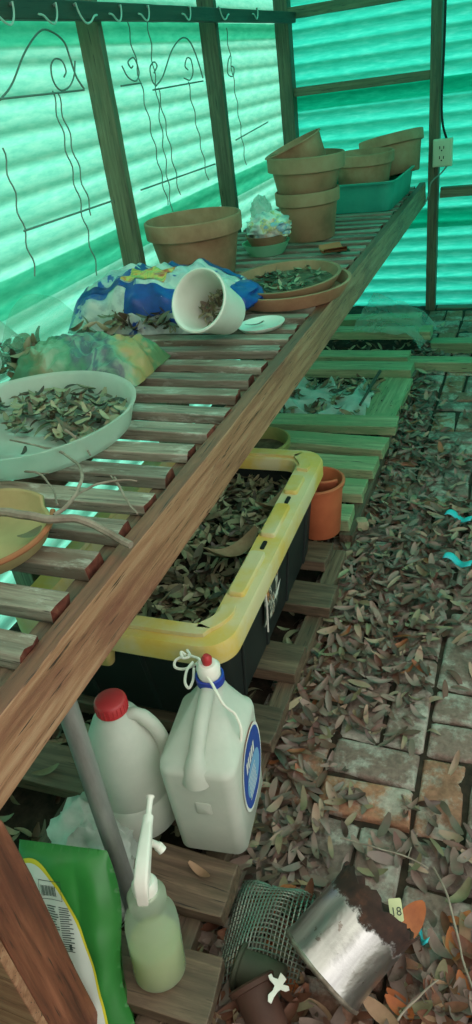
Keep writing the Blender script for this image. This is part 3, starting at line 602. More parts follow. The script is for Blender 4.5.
branch('dark thin twig poking down from the cloudy tray onto the slats', [
    ([Z(64, 430, .90), Z(76, 437, .88), Z(86, 447, .85), Z(90, 456, .835)], .0038, .002), ([Z(76, 437, .88), Z(82, 436, .885)], .002, .0015)])
branch('short grey twig lying left of the curved branch', [([Z(25, 471, .84), Z(41, 475, .842), Z(52, 488, .835), Z(58, 505, .835)], .003, .002), ([Z(40, 474, .842), Z(48, 473, .85)], .002, .0015)])

# ================================================================== THE TOTE
tt = thing('storage_tote', 'big black plastic tote with dusty yellow rim full of leaves under the bench', 'storage tote', (-.880, 1.545, PT), (0, 0, .015))
BH = .335; TW, TD = .60, .96
mb = MB(); ls = []
for z, k in ((0, .86), (.008, .875), (.25, .955), (BH - .02, .985), (BH, .99)): ls.append(rrect(TW * k - .02, TD * k - .01, .05, z, n=8))
for z, k in ((BH, .965), (.25, .925), (.012, .85)): ls.append(rrect(TW * k - .02, TD * k - .01, .045, z, n=8))
mb.loft(ls)
obj('tote_body', mb, BLACKP, tt, smooth=True, angle=50)
for y in (-.33, -.11, .11, .33):
    mb = MB(); mb.loft([rrect(.012, .018, .004, .01, (TW * .43 - .005, y * .93), 2), rrect(.012, .018, .004, .30, (TW * .485 - .008, y), 2)]); obj('rib', mb, BLACKP, tt, bevel=.001)
for x in (-.15, .05):
    mb = MB(); mb.loft([rrect(.018, .012, .004, .01, (x * .93, -TD * .43 + .003), 2), rrect(.018, .012, .004, .30, (x, -TD * .485 + .008), 2)]); obj('rib', mb, BLACKP, tt, bevel=.001)
mb = MB(); oz = BH
def rim(k, z, r): return rrect(TW + k, TD + k, r, z, n=10)
mb.loft([rim(.012, oz - .045, .07), rim(.024, oz - .045, .075), rim(.028, oz + .002, .08), rim(.018, oz + .012, .078), rim(-.125, oz + .014, .05), rim(-.131, oz + .008, .048), rim(-.133, oz - .03, .048), rim(-.125, oz - .03, .05), rim(-.0, oz - .0, .07)], capa=False, capb=False)
N = len(rim(0, 0, .05)); 
rimo = obj('yellow_rim', mb, YELP, tt, smooth=True, angle=35); rimo['label'] = 'dusty yellow rim'
def padloop(x0, x1, y0, y1):
    mb = MB(); w, d = x1 - x0, y1 - y0; c_ = ((x0 + x1) / 2, (y0 + y1) / 2)
    mb.loft([rrect(w, d, .010, oz + .010, c_, 4), rrect(w, d, .010, oz + .022, c_, 4), rrect(w - .006, d - .006, .009, oz + .026, c_, 4)], capa=False); return mb
ex = TW / 2
for (a, b) in ((-.30, -.115), (-.035, .13), (.20, .30)): obj('rim_pad', padloop(ex - .057, ex - .012, a, b), YELP, tt, smooth=True, angle=40)
for (a, b) in ((-.30, -.115), (-.035, .13), (.20, .30)): obj('rim_pad', padloop(-ex + .012, -ex + .057, a, b), YELP, tt, smooth=True, angle=40)
def lpad(y_edge, s):
    mb = MB(); P = [(-.20, y_edge), (.19, y_edge), (.235, y_edge - s * .018), (ex - .035, y_edge - s * .065), (ex - .035, y_edge - s * .10)]
    pts = crom([Vector((x, y, oz + .012)) for x, y in P], 5); n = len(pts); L1 = []; 
    vs = []; 
    for i, p in enumerate(pts):
        t_ = (pts[min(i + 1, n - 1)] - pts[max(i - 1, 0)]).normalized(); nn = Vector((-t_.y, t_.x, 0)) * .018
        vs += [p - nn, p - nn + Vector((0, 0, .012)), p + nn + Vector((0, 0, .012)), p + nn]
    fs = [(i * 4 + k, i * 4 + (k + 1) % 4, i * 4 + 4 + (k + 1) % 4, i * 4 + 4 + k) for i in range(n - 1) for k in range(4)] + [(3, 2, 1, 0), (n * 4 - 4, n * 4 - 3, n * 4 - 2, n * 4 - 1)]
    mb.add(vs, fs); return mb
obj('rim_pad', lpad(-TD / 2 + .035, -1), YELP, tt, bevel=.003); obj('rim_pad', lpad(TD / 2 - .035, 1), YELP, tt, bevel=.003)
for y in (-.075, .165): mb = MB(); mb.loft([rrect(.012, .038, .004, oz + .0105, (ex - .032, y), 3), rrect(.012, .038, .004, oz + .0165, (ex - .032, y), 3)]); obj('lock_hole', mb, DARKM, tt)

mb = MB(); mb.loft([rrect(.17, .03, .012, oz - .10, (-.10, -TD / 2 + .0), 3), rrect(.19, .05, .014, oz - .05, (-.10, -TD / 2 - .005), 3), rrect(.19, .05, .014, oz - .03, (-.10, -TD / 2 - .005), 3)]); obj('latch', mb, YELP, tt, smooth=True, angle=40)
# sticker on the side, partly peeled
mb = MB(); sx0 = TW * .462 - .002
def stk(y, z, o_=.004): return Vector((TW / 2 * (.875 + (.955 - .875) * z / .25) - .006 + o_, y, z))
mb.grid(lambda i, j: stk(-.155 + .13 * i, .12 + .17 * j, .004 + .006 * sin(3 * i) * (1 - j)), 6, 6); stkm = NT('torn_tote_sticker'); v = stkm.coords((1, 9, 5), rnd=False); n = stkm.noise(v, 3, 4, .6, .5)
cc = stkm.ramp(n, [(.40, (48, 54, 50)), (.47, (110, 112, 104)), (.5, (190, 184, 168)), (.56, (60, 66, 62)), (.62, (180, 120, 70)), (.68, (206, 204, 194))], 'CONSTANT'); o = obj('sticker', mb, stkm.fin(cc, .5), tt, smooth=True); o['label'] = 'torn product sticker'
mb = MB()
mb.tube([stk(-.16, .27, .008), stk(-.155, .19, .012), stk(-.148, .10, .012)], .003, 6); mb.grid(lambda i, j: stk(-.11 + .08 * i + .02 * j, .13 + .03 * j + .03 * i, .008), 3, 3); obj('peeled_strip', mb, WHITEP, tt)
mb = MB(); rr = random.Random(41)
def tote_z(x, y): return PT + .245 + .03 * noise.noise(Vector((x * 7, y * 5, 2))) + .02 * cos((y) * 5)
mb.grid(lambda i, j: Vector((-.872 + (i - .5) * .51, 1.545 + (j - .5) * .87, tote_z((i - .5) * .51, (j - .5) * .87) - .02)), 24, 40); so_ = obj('leaf_mould', mb, SOILM, None, smooth=True); tag(so_, 'dark leaf mould filling the black tote below its leaves', 'leaf mould', kind='stuff')
mb = MB()
for i in range(1150):
    x, y = rr.uniform(-.24, .24), rr.uniform(-.42, .42)
    rl(mb, (-.872 + x, 1.545 + y, tote_z(x, y) + rr.uniform(-.005, .035)), rr, (.04, .075), .3)
tag(obj('leaf_litter', mb, LITTER2, None, smooth=True, angle=180), 'dead leaves heaped inside the black tote', 'dead leaves', kind='stuff')
for (x, y, s, lab) in ((-.70, 1.47, 1.0, 'larger curled pale dead leaf on the tote leaves, near its middle'), (-.66, 1.74, .9, 'curled pale dead leaf on the tote leaves towards the far end')):
    mb = MB(); leaf_geo(mb, (0, 0, 0), 1.2, 0, 0, .17 * s, .085 * s, .35, .45, ns=12); o = obj('curled_leaf', mb, LM['tan'], None, smooth=True, angle=180); o.location = (x, y, PT + .30); o.rotation_euler = (.1, .2, x * 5); tag(o, lab, 'leaf')

# ================================================================== POTS BEYOND THE TOTE
t = pot('plastic_pot', 'orange plastic flower pot with clay shards between tote and pallet boards', (-.628, 2.075, PT), .074, .100, .215, .018, ORNG)
OS = mnoise('orange_clay', [(.3, (160, 82, 52)), (.7, (186, 106, 74))], 8, .8, .1)
for (dx, dy, r_, lab) in ((-.015, .0, .4, 'broken orange clay shard standing in the orange pot, front one'), (.012, .035, 1.0, 'broken orange clay shard in the orange pot, behind the front one')):
    mb = MB(); mb.lathe([(.10, 0), (.115, .10)], 12, a0=-.5, a1=.5); o = obj('clay_shard', mb, OS, None, solid=.008, bevel=.001); o.location = (-.638 + dx, 2.150 + dy, PT + .150); o.rotation_euler = (.0, .25, -1.57 + (r_ - .7) * .5); tag(o, lab, 'pot shard')
pot('plastic_pot', 'olive plastic pot half hidden behind the far end of the black tote', (-.92, 2.30, PT), .09, .125, .24, .03, mnoise('olive_plastic', [(.3, (110, 112, 60)), (.7, (150, 150, 90))], 5, .6, .05), soil=.8)
# bagged leaves between the far boards
def cloth(i, j): 
    x, y = -1.14 + .46 * i, 3.12 + .48 * j
    return Vector((x, y, .03 + .085 * (1 - min(1, abs(noise.noise(Vector((i * 2.6, j * 3.0, 5)))) * 2.0)) ** 2.2 * .6 + .05 * max(0, abs(i - .5) * 2 - .5) + .008 * noise.noise(Vector((i * 8, j * 8, 1)))))
mb = MB(); mb.grid(cloth, 44, 44); tag(obj('torn_plastic_bag', mb, WHITEB, None, smooth=True, angle=180), 'torn pale plastic bag spread between floor boards, holding leaves', 'plastic bag')
mb = MB(); rr = random.Random(51)
for i in range(230):
    a, b = rr.random(), rr.random(); p = cloth(a, b)
    if p.z > .062: continue
    rl(mb, (p.x, p.y, p.z + .01 + rr.uniform(0, .02)), rr, (.05, .085), .4)
tag(obj('leaf_debris', mb, LITTER2, None, smooth=True, angle=180), 'dead leaves lying in the hollows of the torn pale bag', 'dead leaves', kind='stuff')
mb = MB(); a, b = Vector(atz(380, 371, .14)), Vector(atz(360, 405, .10)); mb.tube([a, a.lerp(b, .5), b], [.009, .008, .006], 10); tag(obj('wooden_stick', mb, BEAMM, None, smooth=True), 'short dark stick leaning on the far board beside the torn bag', 'stick')

# ================================================================== JUGS AND SPRAY BOTTLE
t = thing('bleach_jug', 'round white plastic jug with red screw cap standing on the pallet', 'jug', (-.742, .843, PT), (0, 0, .15))
mb = MB(); mb.lathe([(0, 0), (.082, 0), (.090, .008), (.092, .105), (.089, .110), (.092, .115), (.092, .185), (.087, .225), (.070, .275), (.050, .318), (.034, .338), (.028, .342), (.028, .352), (0, .352)], 48); obj('jug_body', mb, MILK, t, smooth=True, angle=60)
mb = MB(); mb.tube(crom([(.026, .0, .325), (.050, .006, .328), (.074, .010, .300), (.090, .01, .258), (.092, .006, .222), (.080, 0, .195)], 6), [.014] * 8 + [.016] * 23, 14); obj('jug_handle', mb, MILK, t, smooth=True)
mb = MB(); pr = []
mb.lathe([(0, .376), (.029, .376), (.034, .371), (.035, .345), (.028, .343)], 36)
for k in range(24): a = 2 * pi * k / 24; mb.tube([(.0345 * cos(a), .0345 * sin(a), .347), (.034 * cos(a), .034 * sin(a), .369)], .0016, 5)
obj('cap', mb, REDP, t, smooth=True, angle=50)
# rectangular jug with tied cap
t = thing('detergent_jug', 'square shouldered white jug with oval blue label, red-tipped cap tied by cord', 'jug', (-.552, .892, PT), (0, 0, .13))
mb = MB(); L_ = []
for z, w, d, yc, r in ((0, .142, .20, 0, .022), (.006, .154, .212, 0, .026), (.12, .160, .218, 0, .026), (.245, .166, .222, 0, .028), (.262, .163, .218, .002, .030), (.268, .150, .200, .008, .032), (.30, .118, .155, .028, .034), (.335, .078, .100, .052, .030), (.362, .054, .058, .072, .024), (.375, .05, .05, .076, .0245), (.392, .05, .05, .076, .0245)):
    L_.append(rrect(w, d, r, z * 1.06 if z < .25 else .260 + (z - .245) * .70, (0, yc), 8))
mb.loft(L_); obj('jug_body', mb, MILK, t, smooth=True, angle=60)
mb = MB(); mb.tube(crom([(0, -.094, .240), (0, -.088, .278), (0, -.056, .308), (0, -.01, .330), (0, .045, .346), (0, .07, .348)], 6), [.034, .033, .032, .030, .028, .026, .023, .021, .019] + [.0165] * 22, 16); obj('jug_handle', mb, MILK, t, smooth=True)
mb = MB(); mb.lathe([(.0265, .384), (.031, .386), (.031, .404), (.0265, .406)], 36, m=Matrix.Translation((0, .072, -.034))); o = obj('cap_collar', mb, BLUEP, t, smooth=True, angle=50)
mb = MB(); mb.lathe([(.024, .400), (.026, .428), (.018, .438), (0, .438)], 36, m=Matrix.Translation((0, .072, -.034))); obj('cap', mb, WHITEP, t, smooth=True, angle=50)
mb = MB(); mb.lathe([(.010, .436), (.012, .452), (.006, .460), (0, .460)], 24, m=Matrix.Translation((0, .072, -.034))); obj('spout_tip', mb, REDP, t, smooth=True, angle=50)
mb = MB(); m_ = Matrix.Translation((.005, -.108, .165)) @ Matrix.Rotation(radians(90), 4, 'X'); mb.loft([[m_ @ p for p in rrect(.034, .036, .005, -.001)], [m_ @ p for p in rrect(.034, .036, .005, .0035)], [m_ @ p for p in rrect(.029, .031, .004, .005)]]); obj('embossed_panel', mb, MILK, t, smooth=True, angle=50)
def side(y, z, o_): return Vector((.5 * (.156 + .010 * z / .245) + .0012 + o_, y, z))
def oval(ry, rz_, o_, zc=.155):
    mb = MB(); N = 40; vs = [side(.014, zc, o_)] + [side(.014 + ry * (abs(cos(a)) ** .8) * (1 if cos(a) > 0 else -1), zc + rz_ * sin(a), o_) for a in [2 * pi * k / N for k in range(N)]]
    mb.add(vs, [(0, 1 + k, 1 + (k + 1) % N) for k in range(N)]); return mb
LBR = mplain('label_red', (176, 72, 64)); LBB = mplain('label_blue', (36, 70, 150)); LBL = mplain('label_light_blue', (112, 160, 200)); LBW = mplain('label_white', (220, 220, 214)); LBK = mplain('label_navy', (24, 30, 60))
lb = obj('label', oval(.080, .108, .0003), LBR, t); lb['label'] = 'oval blue product label'
obj('label_field', oval(.083, .105, .0009), LBW, lb); obj('label_field', oval(.077, .097, .0014), LBB, lb); obj('label_field', oval(.056, .046, .0019, .135), LBL, lb)
mb = MB()
for k in range(5):
    y0 = -.034 + .015 * k; mb.add([side(y0, .185, .0022), side(y0 + .010, .185, .0022), side(y0 + .013, .215, .0022), side(y0 + .003, .215, .0022)], [(0, 1, 2, 3)])
for k in range(6):
    z0 = .095 + .012 * k; mb.add([side(-.03, z0, .0023), side(.03, z0, .0023), side(.03, z0 + .004, .0023), side(-.03, z0 + .004, .0023)], [(0, 1, 2, 3)])
obj('label_print', mb, LBW, lb)
# cord
ct = thing('knotted_string', 'white cord knotted round the tote rim and looped over the jug cap', 'cord', (-.57, .98, .44)); inv = -Vector((-.57, .98, .44))
def cord(pts, r=.0032): mb = MB(); mb.tube([p + inv for p in crom(pts, 7)], r, 8); obj('cord_loop', mb, CORDM, ct, smooth=True)
A = atz
cord([A(186, 655, .455), A(176, 660, .45), A(175, 667, .44), A(184, 669, .44), A(196, 664, .455), A(199, 659, .465), A(188, 655, .46)])
cord([A(186, 655, .46), A(181, 652, .465), A(183, 658, .46), A(190, 656, .46), A(187, 650, .46)])
cord([A(193, 662, .462), A(187, 670, .46), A(185, 682, .45), A(189, 688, .445), A(193, 680, .45), A(194, 668, .46)])
cord([A(196, 664, .465), A(203, 671, .49), A(212, 684, .48), A(219, 697, .47), A(225, 706, .45), A(235, 714, .42), A(241, 728, .40), A(241, 742, .37)])
# spray bottle
sp_ = thing('spray_bottle', 'translucent spray bottle with white trigger head and pale liquid, nearest the front', 'spray bottle', (-.548, .535, PT), (radians(-9), radians(2), .34))
SPB = mtrans('translucent_bottle', [(.3, (206, 222, 196)), (.7, (224, 234, 214))], 3, .5, .25, clear=.6)
LIQ = mtrans('pale_yellow_liquid', [(.3, (196, 206, 150)), (.7, (206, 214, 164))], 3, .5, .2)
mb = MB(); mb.lathe([(0, 0), (.046, 0), (.051, .006), (.051, .125), (.048, .150), (.034, .168), (.032, .176), (.036, .186), (.036, .205), (.028, .216), (.0, .216)], 48); obj('bottle_body', mb, SPB, sp_, smooth=True, angle=60)
mb = MB(); mb.lathe([(0, .003), (.044, .003), (.049, .009), (.049, .085), (0, .087)], 40); o = obj('liquid', mb, LIQ, sp_, smooth=True, angle=50); o['label'] = 'pale yellow liquid'
mb = MB(); mb.lathe([(.022, .206), (.024, .232), (.019, .240), (0, .241)], 32); obj('collar', mb, WHITEP, sp_, smooth=True)
hd = MB(); sec = [(-.030, .222, .020, .022), (-.024, .250, .026, .030), (.010, .262, .026, .034), (.055, .274, .022, .028), (.085, .282, .019, .022)]
hd.loft([[Vector((p.x, y, z + p.y)) for p in rrect(w, h, .006, 0)] for (y, z, w, h) in sec]); obj('spray_head', hd, WHITEP, sp_, smooth=True, angle=60)
mb = MB(); mb.tube([(0, .080, .282), (0, .102, .288)], [.010, .010], 16); mb.tube([(0, .100, .288), (0, .135, .298), (0, .140, .300)], [.0055, .006, .009], 16); obj('nozzle', mb, WHITEP, sp_, smooth=True, angle=40)
mb = MB(); mb.tube(crom([(.006, .062, .264), (.012, .072, .248), (.018, .076, .236), (.024, .074, .228)], 6), [.007] * 10 + [.009] * 9, 12); obj('trigger', mb, WHITEP, sp_, smooth=True)
# green bag
gb = thing('fertilizer_bag', 'upright green bag with white oval panel behind the corner post', 'bag', (-.735, .50, .0))
O_ = Vector((-.735, .50, 0)); TR, TL = atz(98, 862, .37), atz(8, 850, .37); BRt = atz(130, 1060, .05); ux = (TR - TL); dn = (BRt - TR)
nrm = ux.cross(dn).normalized(); nrm = nrm if nrm.dot(EYE - TR) > 0 else -nrm
def gs(u, v, off=0, side=1):
    x, y = (u - .5) * 2, (v - .5) * 2; e = max(0, 1 - abs(x) ** 3.2) ** .5 * max(0, 1 - abs(y) ** 5) ** .5
    w = .006 * noise.noise(Vector((u * 5, v * 5, 3))) + .010 * (abs(noise.noise(Vector((u * 3, v * 3, 8)))))
    return TL + ux * u + dn * v - O_ + nrm * side * (.035 * e + (w * e if side > 0 else 0) + off) - nrm * .04 + ux.normalized() * (.012 * sin(v * 7)) * (1 if u > .5 else -1) * abs(x) ** 4
GBAG = mnoise('green_bag_film', [(.3, (34, 100, 42)), (.6, (50, 128, 56)), (.8, (80, 152, 80))], 4, .35, .25, spec=.5)
mb = MB(); mb.grid(lambda u, v: gs(u, v), 50, 50); mb.grid(lambda u, v: gs(1 - u, v, 0, -1), 30, 30); obj('bag_body', mb, GBAG, gb, smooth=True, angle=70)
def lens(name, ru, rv, mat, off, parent):
    mb = MB(); mb.grid(lambda i, j: gs(.20 + ru * j * cos(pi + pi * i), .86 + rv * j * sin(pi + pi * i), off), 48, 12); mb.grid(lambda i, j: gs(.20 - ru + 2 * ru * i, .86 + .13 * j, off), 24, 4); return obj(name, mb, mat, parent, smooth=True, angle=180)
p0 = lens('panel_border', .60, .805, mplain('yellow_print', (206, 196, 50)), .0015, gb)
p1 = lens('white_panel', .575, .785, mplain('white_print', (206, 214, 204)), .0025, gb); p1['label'] = 'white oval panel'
INK = mplain('dark_print', (60, 72, 66)); mb = MB()
def strip(u0, u1, v0, v1, o_=.0035):
    u0 -= .13; u1 -= .13; v0 += .03; v1 += .03
    mb.grid(lambda i, j: gs(u0 + (u1 - u0) * i, v0 + (v1 - v0) * j, o_), 4, 3)
for k in range(14):
    u = .44 + k * .0115; strip(u, u + (.007 if k % 3 else .004), .13, .185)
for k in range(16): strip(.47, .47 + .10 + .02 * sin(k * 5), .235 + k * .0125, .240 + k * .0125)
for k in range(20): strip(.60, .60 + .11 + .02 * sin(k * 3), .235 + k * .0115, .240 + k * .0115)
strip(.42, .66, .105, .108); strip(.42, .66, .200, .203); strip(.42, .424, .105, .203); strip(.656, .66, .105, .203); strip(.66, .69, .42, .45)
obj('printed_text', mb, INK, p1, smooth=True, angle=180)
t = thing('crumpled_bag', 'crumpled whitish plastic bag on the floor between green bag and pipe leg', 'plastic bag', (-.800, .705, .055))
mb = MB(); blob(mb, (-.01, .03, .04), .10, .09, .11, 2.2, .5, 1.7); blob(mb, (.055, -.045, .01), .065, .075, .09, 5.2, .4, 1.7); obj('bag_body', mb, WHITEB, t, smooth=True, angle=60)
# ================================================================== THINGS ON THE PATH
# rusty metal can lying on its side
c0, c1 = Vector((-.252, .628, .088)), Vector((-.160, .761, .150)); axd = (c1 - c0).normalized(); CL = .170
cn = thing('metal_can', 'dented silver metal can with rusty brown rim lying on the leaves', 'can', c0); cn.rotation_euler = axd.to_track_quat('Z', 'Y').to_euler()
CM = NT('rust_eaten_tin'); v = CM.coords(rnd=False); sxx = CM.n('SeparateXYZ'); CM.l(v, sxx.inputs[0]); n = CM.noise(v, 16, 8, .7); ma = CM.n('Math'); ma.operation = 'MULTIPLY_ADD'; ma.inputs[1].default_value = .10; CM.l(n, ma.inputs[0]); CM.l(sxx.outputs[2], ma.inputs[2])
fr = CM.ramp(ma.outputs[0], [(.172, (0, 0, 0)), (.178, (255, 255, 255))]); n3 = CM.noise(v, 50, 5); spots = CM.ramp(n3, [(.66, (0, 0, 0)), (.70, (200, 200, 200))])
tin = CM.ramp(CM.noise(CM.coords((1, 1, .15), rnd=False), 30, 3), [(.3, (150, 148, 146)), (.7, (196, 194, 192))]); rust = CM.ramp(CM.noise(v, 40, 6), [(.3, (34, 22, 18)), (.55, (54, 34, 26)), (.75, (84, 50, 36))])
c = CM.mix(fr, CM.mix(spots, tin, (96, 70, 56)), rust); CM.l(c, CM.b.inputs['Base Color']); inv_ = CM.n('Math'); inv_.operation = 'SUBTRACT'; inv_.inputs[0].default_value = .95; CM.l(fr, inv_.inputs[1]); CM.l(inv_.outputs[0], CM.b.inputs['Metallic']); r_ = CM.n('MapRange'); r_.inputs[3].default_value = .28; r_.inputs[4].default_value = .9; CM.l(fr, r_.inputs[0]); CM.l(r_.outputs[0], CM.b.inputs['Roughness']); CM.bump(n3, .35)
mb = MB(); R_ = .087; NN = 72; rr = random.Random(6); vs = []; zz = [0, .004, .02, .05, .08, .11, .135, .155, 1]
jag = [CL + .006 * sin(k * .7) + rr.uniform(-.004, .005) for k in range(NN)]
for z in zz:
    for k in range(NN):
        a = 2 * pi * k / NN; rad = R_ + (.003 if z in (0, .004) else 0) + .0025 * noise.noise(Vector((cos(a) * 2, sin(a) * 2, min(z, .2) * 12))) + (.004 if z == 1 else 0); vs.append((rad * cos(a), rad * sin(a), jag[k] if z == 1 else z))
mb.add(vs, [(i * NN + k, i * NN + (k + 1) % NN, (i + 1) * NN + (k + 1) % NN, (i + 1) * NN + k) for i in range(len(zz) - 1) for k in range(NN)]); obj('can_wall', mb, CM.m, cn, smooth=True, solid=.002, angle=60)
mb = MB(); mb.lathe([(0, .006), (R_ - .004, .006), (R_ - .001, .002)], 48); obj('can_bottom', mb, GALV, cn, smooth=True)
mb = MB(); mb.lathe([(R_ + .001, -.003), (R_ + .006, 0), (R_ + .006, .005), (R_ + .001, .008)], 56); obj('bottom_seam', mb, mnoise('tarnished_tin', [(.3, (90, 78, 66)), (.7, (150, 142, 130))], 30, .5, .2, metal=.6), cn, smooth=True, angle=60)
# wire mesh
mb = MB(); c_ = [atz(238, 876, .04), atz(322, 892, .04), atz(300, 985, .02), atz(208, 985, .02)]
def ms(i, j):
    a = c_[0].lerp(c_[1], i); b = c_[3].lerp(c_[2], i); p = a.lerp(b, j); k = (2 * i - 1) ** 2; kk = (2 * j - 1) ** 4
    return Vector((p.x, p.y, .012 + .075 * (1 - k ** 1.2) * (1 - kk * .75) + .008 * sin(i * 9 + j * 5)))
mb.grid(ms, 24, 21); o = obj('wire_mesh', mb, mplain('dark_mesh_wire', (128, 134, 122), .45, .7), None); md = o.modifiers.new('wires', 'WIREFRAME'); md.thickness = .0034; md.use_replace = True; tag(o, 'bent piece of dark wire mesh lying behind the metal can', 'wire mesh')
DKP = mnoise('dark_green_nursery_plastic', [(.3, (44, 48, 36)), (.6, (70, 72, 56)), (.8, (96, 88, 66))], 6, .7, .1)
dp = pot('nursery_pot', 'dark green nursery pot lying on its side left of the metal can', (-.322, .598, .050), .034, .046, .095, .010, DKP); dp.rotation_euler = Vector((-.8, .05, .06)).to_track_quat('Z', 'Y').to_euler()
dp = pot('nursery_pot', 'dark reddish nursery pot lying at the bottom edge, below the green one', (-.318, .515, .045), .036, .048, .09, .012, mnoise('dark_red_nursery_plastic', [(.3, (44, 28, 22)), (.6, (76, 50, 40)), (.8, (100, 74, 60))], 6, .7, .1)); dp.rotation_euler = Vector((-.6, .6, .35)).to_track_quat('Z', 'Y').to_euler()
# small white clip
t = thing('plastic_clip', 'small white plastic clip among leaves below the metal can', 'clip', (-.318, .575, .10), (.2, .0, 1.35)); t.scale = (.62, .62, .62)
mb = MB(); q = [(.03, 0), (.032, .012), (.012, .010), (.008, .024), (.014, .034), (.004, .040), (-.004, .030), (-.008, .010), (-.022, .008), (-.040, .014), (-.055, .006), (-.055, -.006), (-.036, -.004), (-.020, -.006), (-.008, -.010), (-.004, -.026), (.006, -.034), (.014, -.026), (.008, -.010), (.026, -.012)]
mb.loft([[Vector((x, y, z)) for x, y in q] for z in (0, .006)]); obj('clip_body', mb, WHITEP, t, bevel=.0015)
# plant tag
t = thing('plant_tag', 'cream plastic plant tag with a dark number beside the can rim', 'plant tag', atz(396, 910, .085), (.5, -.1, .3))
mb = MB(); mb.loft([rrect(.026, .042, .004, 0), rrect(.026, .042, .004, .0015)]); mb.loft([rrect(.016, .03, .004, 0, (0, -.03)), rrect(.016, .03, .004, .0014, (0, -.03))]); tg = obj('tag_body', mb, mplain('cream_plastic', (206, 208, 160)), t)
cu = bpy.data.curves.new('number', 'FONT'); cu.body = '18'; cu.size = .022; cu.extrude = .0002; cu.align_x = 'CENTER'; cu.materials.append(INK); tmp = bpy.data.objects.new('number_curve', cu); COL.objects.link(tmp); bpy.context.view_layer.update(); no = bpy.data.objects.new('number', bpy.data.meshes.new_from_object(tmp)); bpy.data.objects.remove(tmp); COL.objects.link(no); no.parent = tg; no.location = (0, -.01, .002)
TS = mplain('turquoise_plastic', (50, 176, 184), .4)
for (u, v_, L, lab) in ((459, 517, .10, 'turquoise plastic scrap on the path, farther of the two at the right edge'), (458, 561, .10, 'turquoise plastic scrap on the path, nearer of the two at the right edge'), (421, 936, .035, 'tiny turquoise scrap under the orange leaf by the can')):
    mb = MB(); mb.grid(lambda i, j: Vector(((i - .5) * L, (j - .5) * L * .32 + .01 * sin(i * 6), .010 * sin(i * 7 + 1) + .004 * sin(j * 3))), 14, 4); o = obj('plastic_scrap', mb, TS, None, smooth=True, solid=.0015, angle=180); o.location = atz(u, v_, .035); o.rotation_euler = (0.1, 0, -.25); tag(o, lab, 'plastic scrap')
mb = MB(); lst = random.Random(12); mb.loft([rrect(.05, .045, .01, 0), rrect(.055, .05, .012, .02), rrect(.04, .035, .012, .035)]); o = obj('stone', mb, mnoise('pale_stone', [(.3, (120, 112, 90)), (.7, (160, 150, 120))], 20, .9, .4), None, smooth=True); o.location = atz(361, 527, .02); o.rotation_euler = (.05, .1, .4); tag(o, 'small pale stone on the path beside the far pallet end', 'stone')
branch('thin grey wire-like twig running along the path at the right edge', [([A(434, 868, .035), A(445, 890, .04), A(455, 925, .04), A(463, 960, .04), A(480, 1010, .04)], .0028, .002)])
branch('thin forked twig on the path beyond the metal can', [([A(340, 838, .04), A(372, 846, .045), A(402, 855, .05), A(418, 862, .045), A(428, 868, .04)], .002, .0015), ([A(408, 858, .05), A(412, 848, .05)], .0014, .001)])
branch('thin twig among leaves at the bottom right corner', [([A(398, 1020, .045), A(415, 1000, .05), A(432, 985, .05), A(438, 980, .05)], .0022, .0015)])

# ================================================================== LEAVES ON THE PATH
rr = random.Random(77); LV = []
def dens(x, y):
    n = noise.noise(Vector((x * 3.2, y * 2.2, 4.0))); d = .52 + .8 * n
    if -.50 < x < -.16 and 1.25 < y < 2.9: d += .55
    if x < -.28: d += .25
    if 2.5 < y < 4.6 and x > -.42: d -= .62
    if 1.1 < y < 1.66 and -.36 < x: d -= .62
    if 1.9 < y < 2.5: d += .5
    if y < .78: d += .5
    if .72 < y < 1.12 and x > -.47: d -= .22
    return max(0.03, min(1, d))
tries = 0
while len(LV) < 4300 and tries < 40000:
    tries += 1; y = .3 + 4.0 * rr.random() ** 1.35; x = rr.uniform(-.56, .42)
    if rr.random() > dens(x, y): continue
    if (Vector((x, y, 0)) - Vector((-.215, .70, 0))).length < .10 and rr.random() < .9: continue
    u = rr.random(); LV.append((x, y, .004 + .030 * u * dens(x, y) + (.0 if x > -.5 else 0), rr.random()))
def inview(x, y, z):
    d = Vector((x, y, z)) - EYE; w = -d.dot(cz); u = 236 + F * d.dot(cx) / w; v = 512 - F * d.dot(cy) / w; return w > 0 and -5 < u < 476 and v < 1028 and v > 250, w
vis = []; rest = []
for l in LV:
    ok, w = inview(*l[:3]); (vis if ok else rest).append((w, l))
vis.sort(key=lambda q: q[0] - 1.2 * q[1][2]); near = [l for w, l in vis[:300]]; far = [l for w, l in vis[300:]] + [l for w, l in rest]
mb = MB()
for l in far: rl(mb, l[:3], rr, (.042, .074), .22)
tag(obj('leaf_litter', mb, LITTER, None, smooth=True, angle=180), 'dead leaves covering the brick path', 'dead leaves', kind='stuff')
mb = MB()     # leaves under the bench and between the pallet boards
for i in range(1500):
    y = .3 + 4.3 * rr.random() ** 1.3; rl(mb, (rr.uniform(-1.5, -.48), y, .01 + rr.uniform(0, .03)), rr, (.045, .08), .3)
tag(obj('leaf_litter', mb, LITTER2, None, smooth=True, angle=180), 'dead leaves under the bench and between the pallet boards', 'dead leaves', kind='stuff')
kinds = {'grey': ('grey-brown dead leaf lying on the brick path', 'grey-brown leaves on the near path'), 'brown': ('dark red-brown dead leaf lying on the brick path', 'red-brown leaves on the near path'),
         'olive': ('olive green dead leaf lying on the brick path', 'olive leaves on the near path'), 'tan': ('pale tan dead leaf lying on the brick path', 'tan leaves on the near path'), 'orange': ('bright orange dead leaf lying on the brick path', 'orange leaves on the near path')}
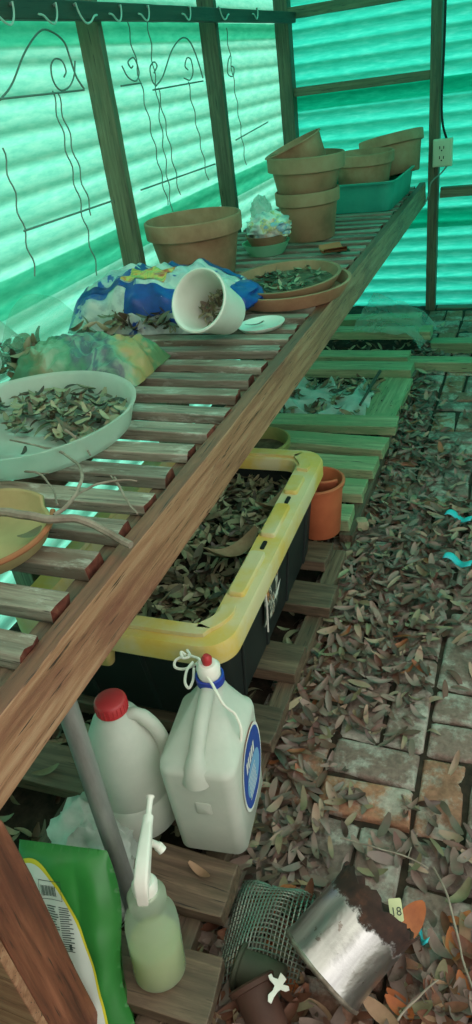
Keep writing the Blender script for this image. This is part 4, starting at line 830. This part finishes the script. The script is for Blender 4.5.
proto = {}
for k in kinds:
    proto[k] = []
    for s in range(4):
        mb = MB(); L = .066; leaf_geo(mb, (0, 0, 0), 0, 0, 0, L, L * (.28 + .04 * s), (-.2, .1, .25, .35)[s], (.3, .6, .1, .8)[s], ns=8); me = obj('dead_leaf', mb, LM[k], None, smooth=True, angle=180); proto[k].append(me)
used = set()
for l in near:
    k = 'grey' if l[3] < .48 else 'brown' if l[3] < .76 else 'olive' if l[3] < .84 else 'tan' if l[3] < .94 else 'orange'
    s = rr.randrange(4); P = proto[k][s]
    if (k, s) in used: o = P.copy(); COL.objects.link(o)
    else: o = P; used.add((k, s))
    o.location = l[:3]; o.rotation_euler = (rr.gauss(0, .3), rr.gauss(0, .22), rr.uniform(0, 6.28)); q = rr.uniform(.75, 1.25); o.scale = (q, q, q); tag(o, kinds[k][0], 'leaf', kinds[k][1])
for k in kinds:
    for s in range(4):
        if (k, s) not in used: bpy.data.objects.remove(proto[k][s])
mb = MB(); leaf_geo(mb, (0, 0, 0), 0, 0, 0, .095, .048, .15, .25, ns=10); o = obj('dead_leaf', mb, LM['orange'], None, smooth=True, angle=180); o.location = atz(409, 922, .065); o.rotation_euler = (.45, -.25, 1.15); tag(o, 'large orange leaf standing against the rusty can rim', 'leaf')
for (u, v_, k, z, rz, L, lab) in ((47, 772, 'olive', .105, .7, .07, 'pale green leaf lying on the pallet board behind the pipe leg'), (200, 872, 'tan', .107, -.3, .06, 'tan leaf lying on the pallet beside the square jug'), (212, 640, 'olive', .0, 0, 0, '')):
    if not L: continue
    mb = MB(); leaf_geo(mb, (0, 0, 0), 0, 0, 0, L, L * .28, .2, .3, ns=8); o = obj('dead_leaf', mb, LM[k], None, smooth=True, angle=180); o.location = atz(u, v_, z); o.rotation_euler = (0, 0, rz); tag(o, lab, 'leaf')

# real-world scale: everything was laid out a little large
K = .86
for o in list(SC.objects):
    if o.parent is None:
        o.location = o.location * K
        if o.type not in ('CAMERA', 'LIGHT'): o.scale = o.scale * K
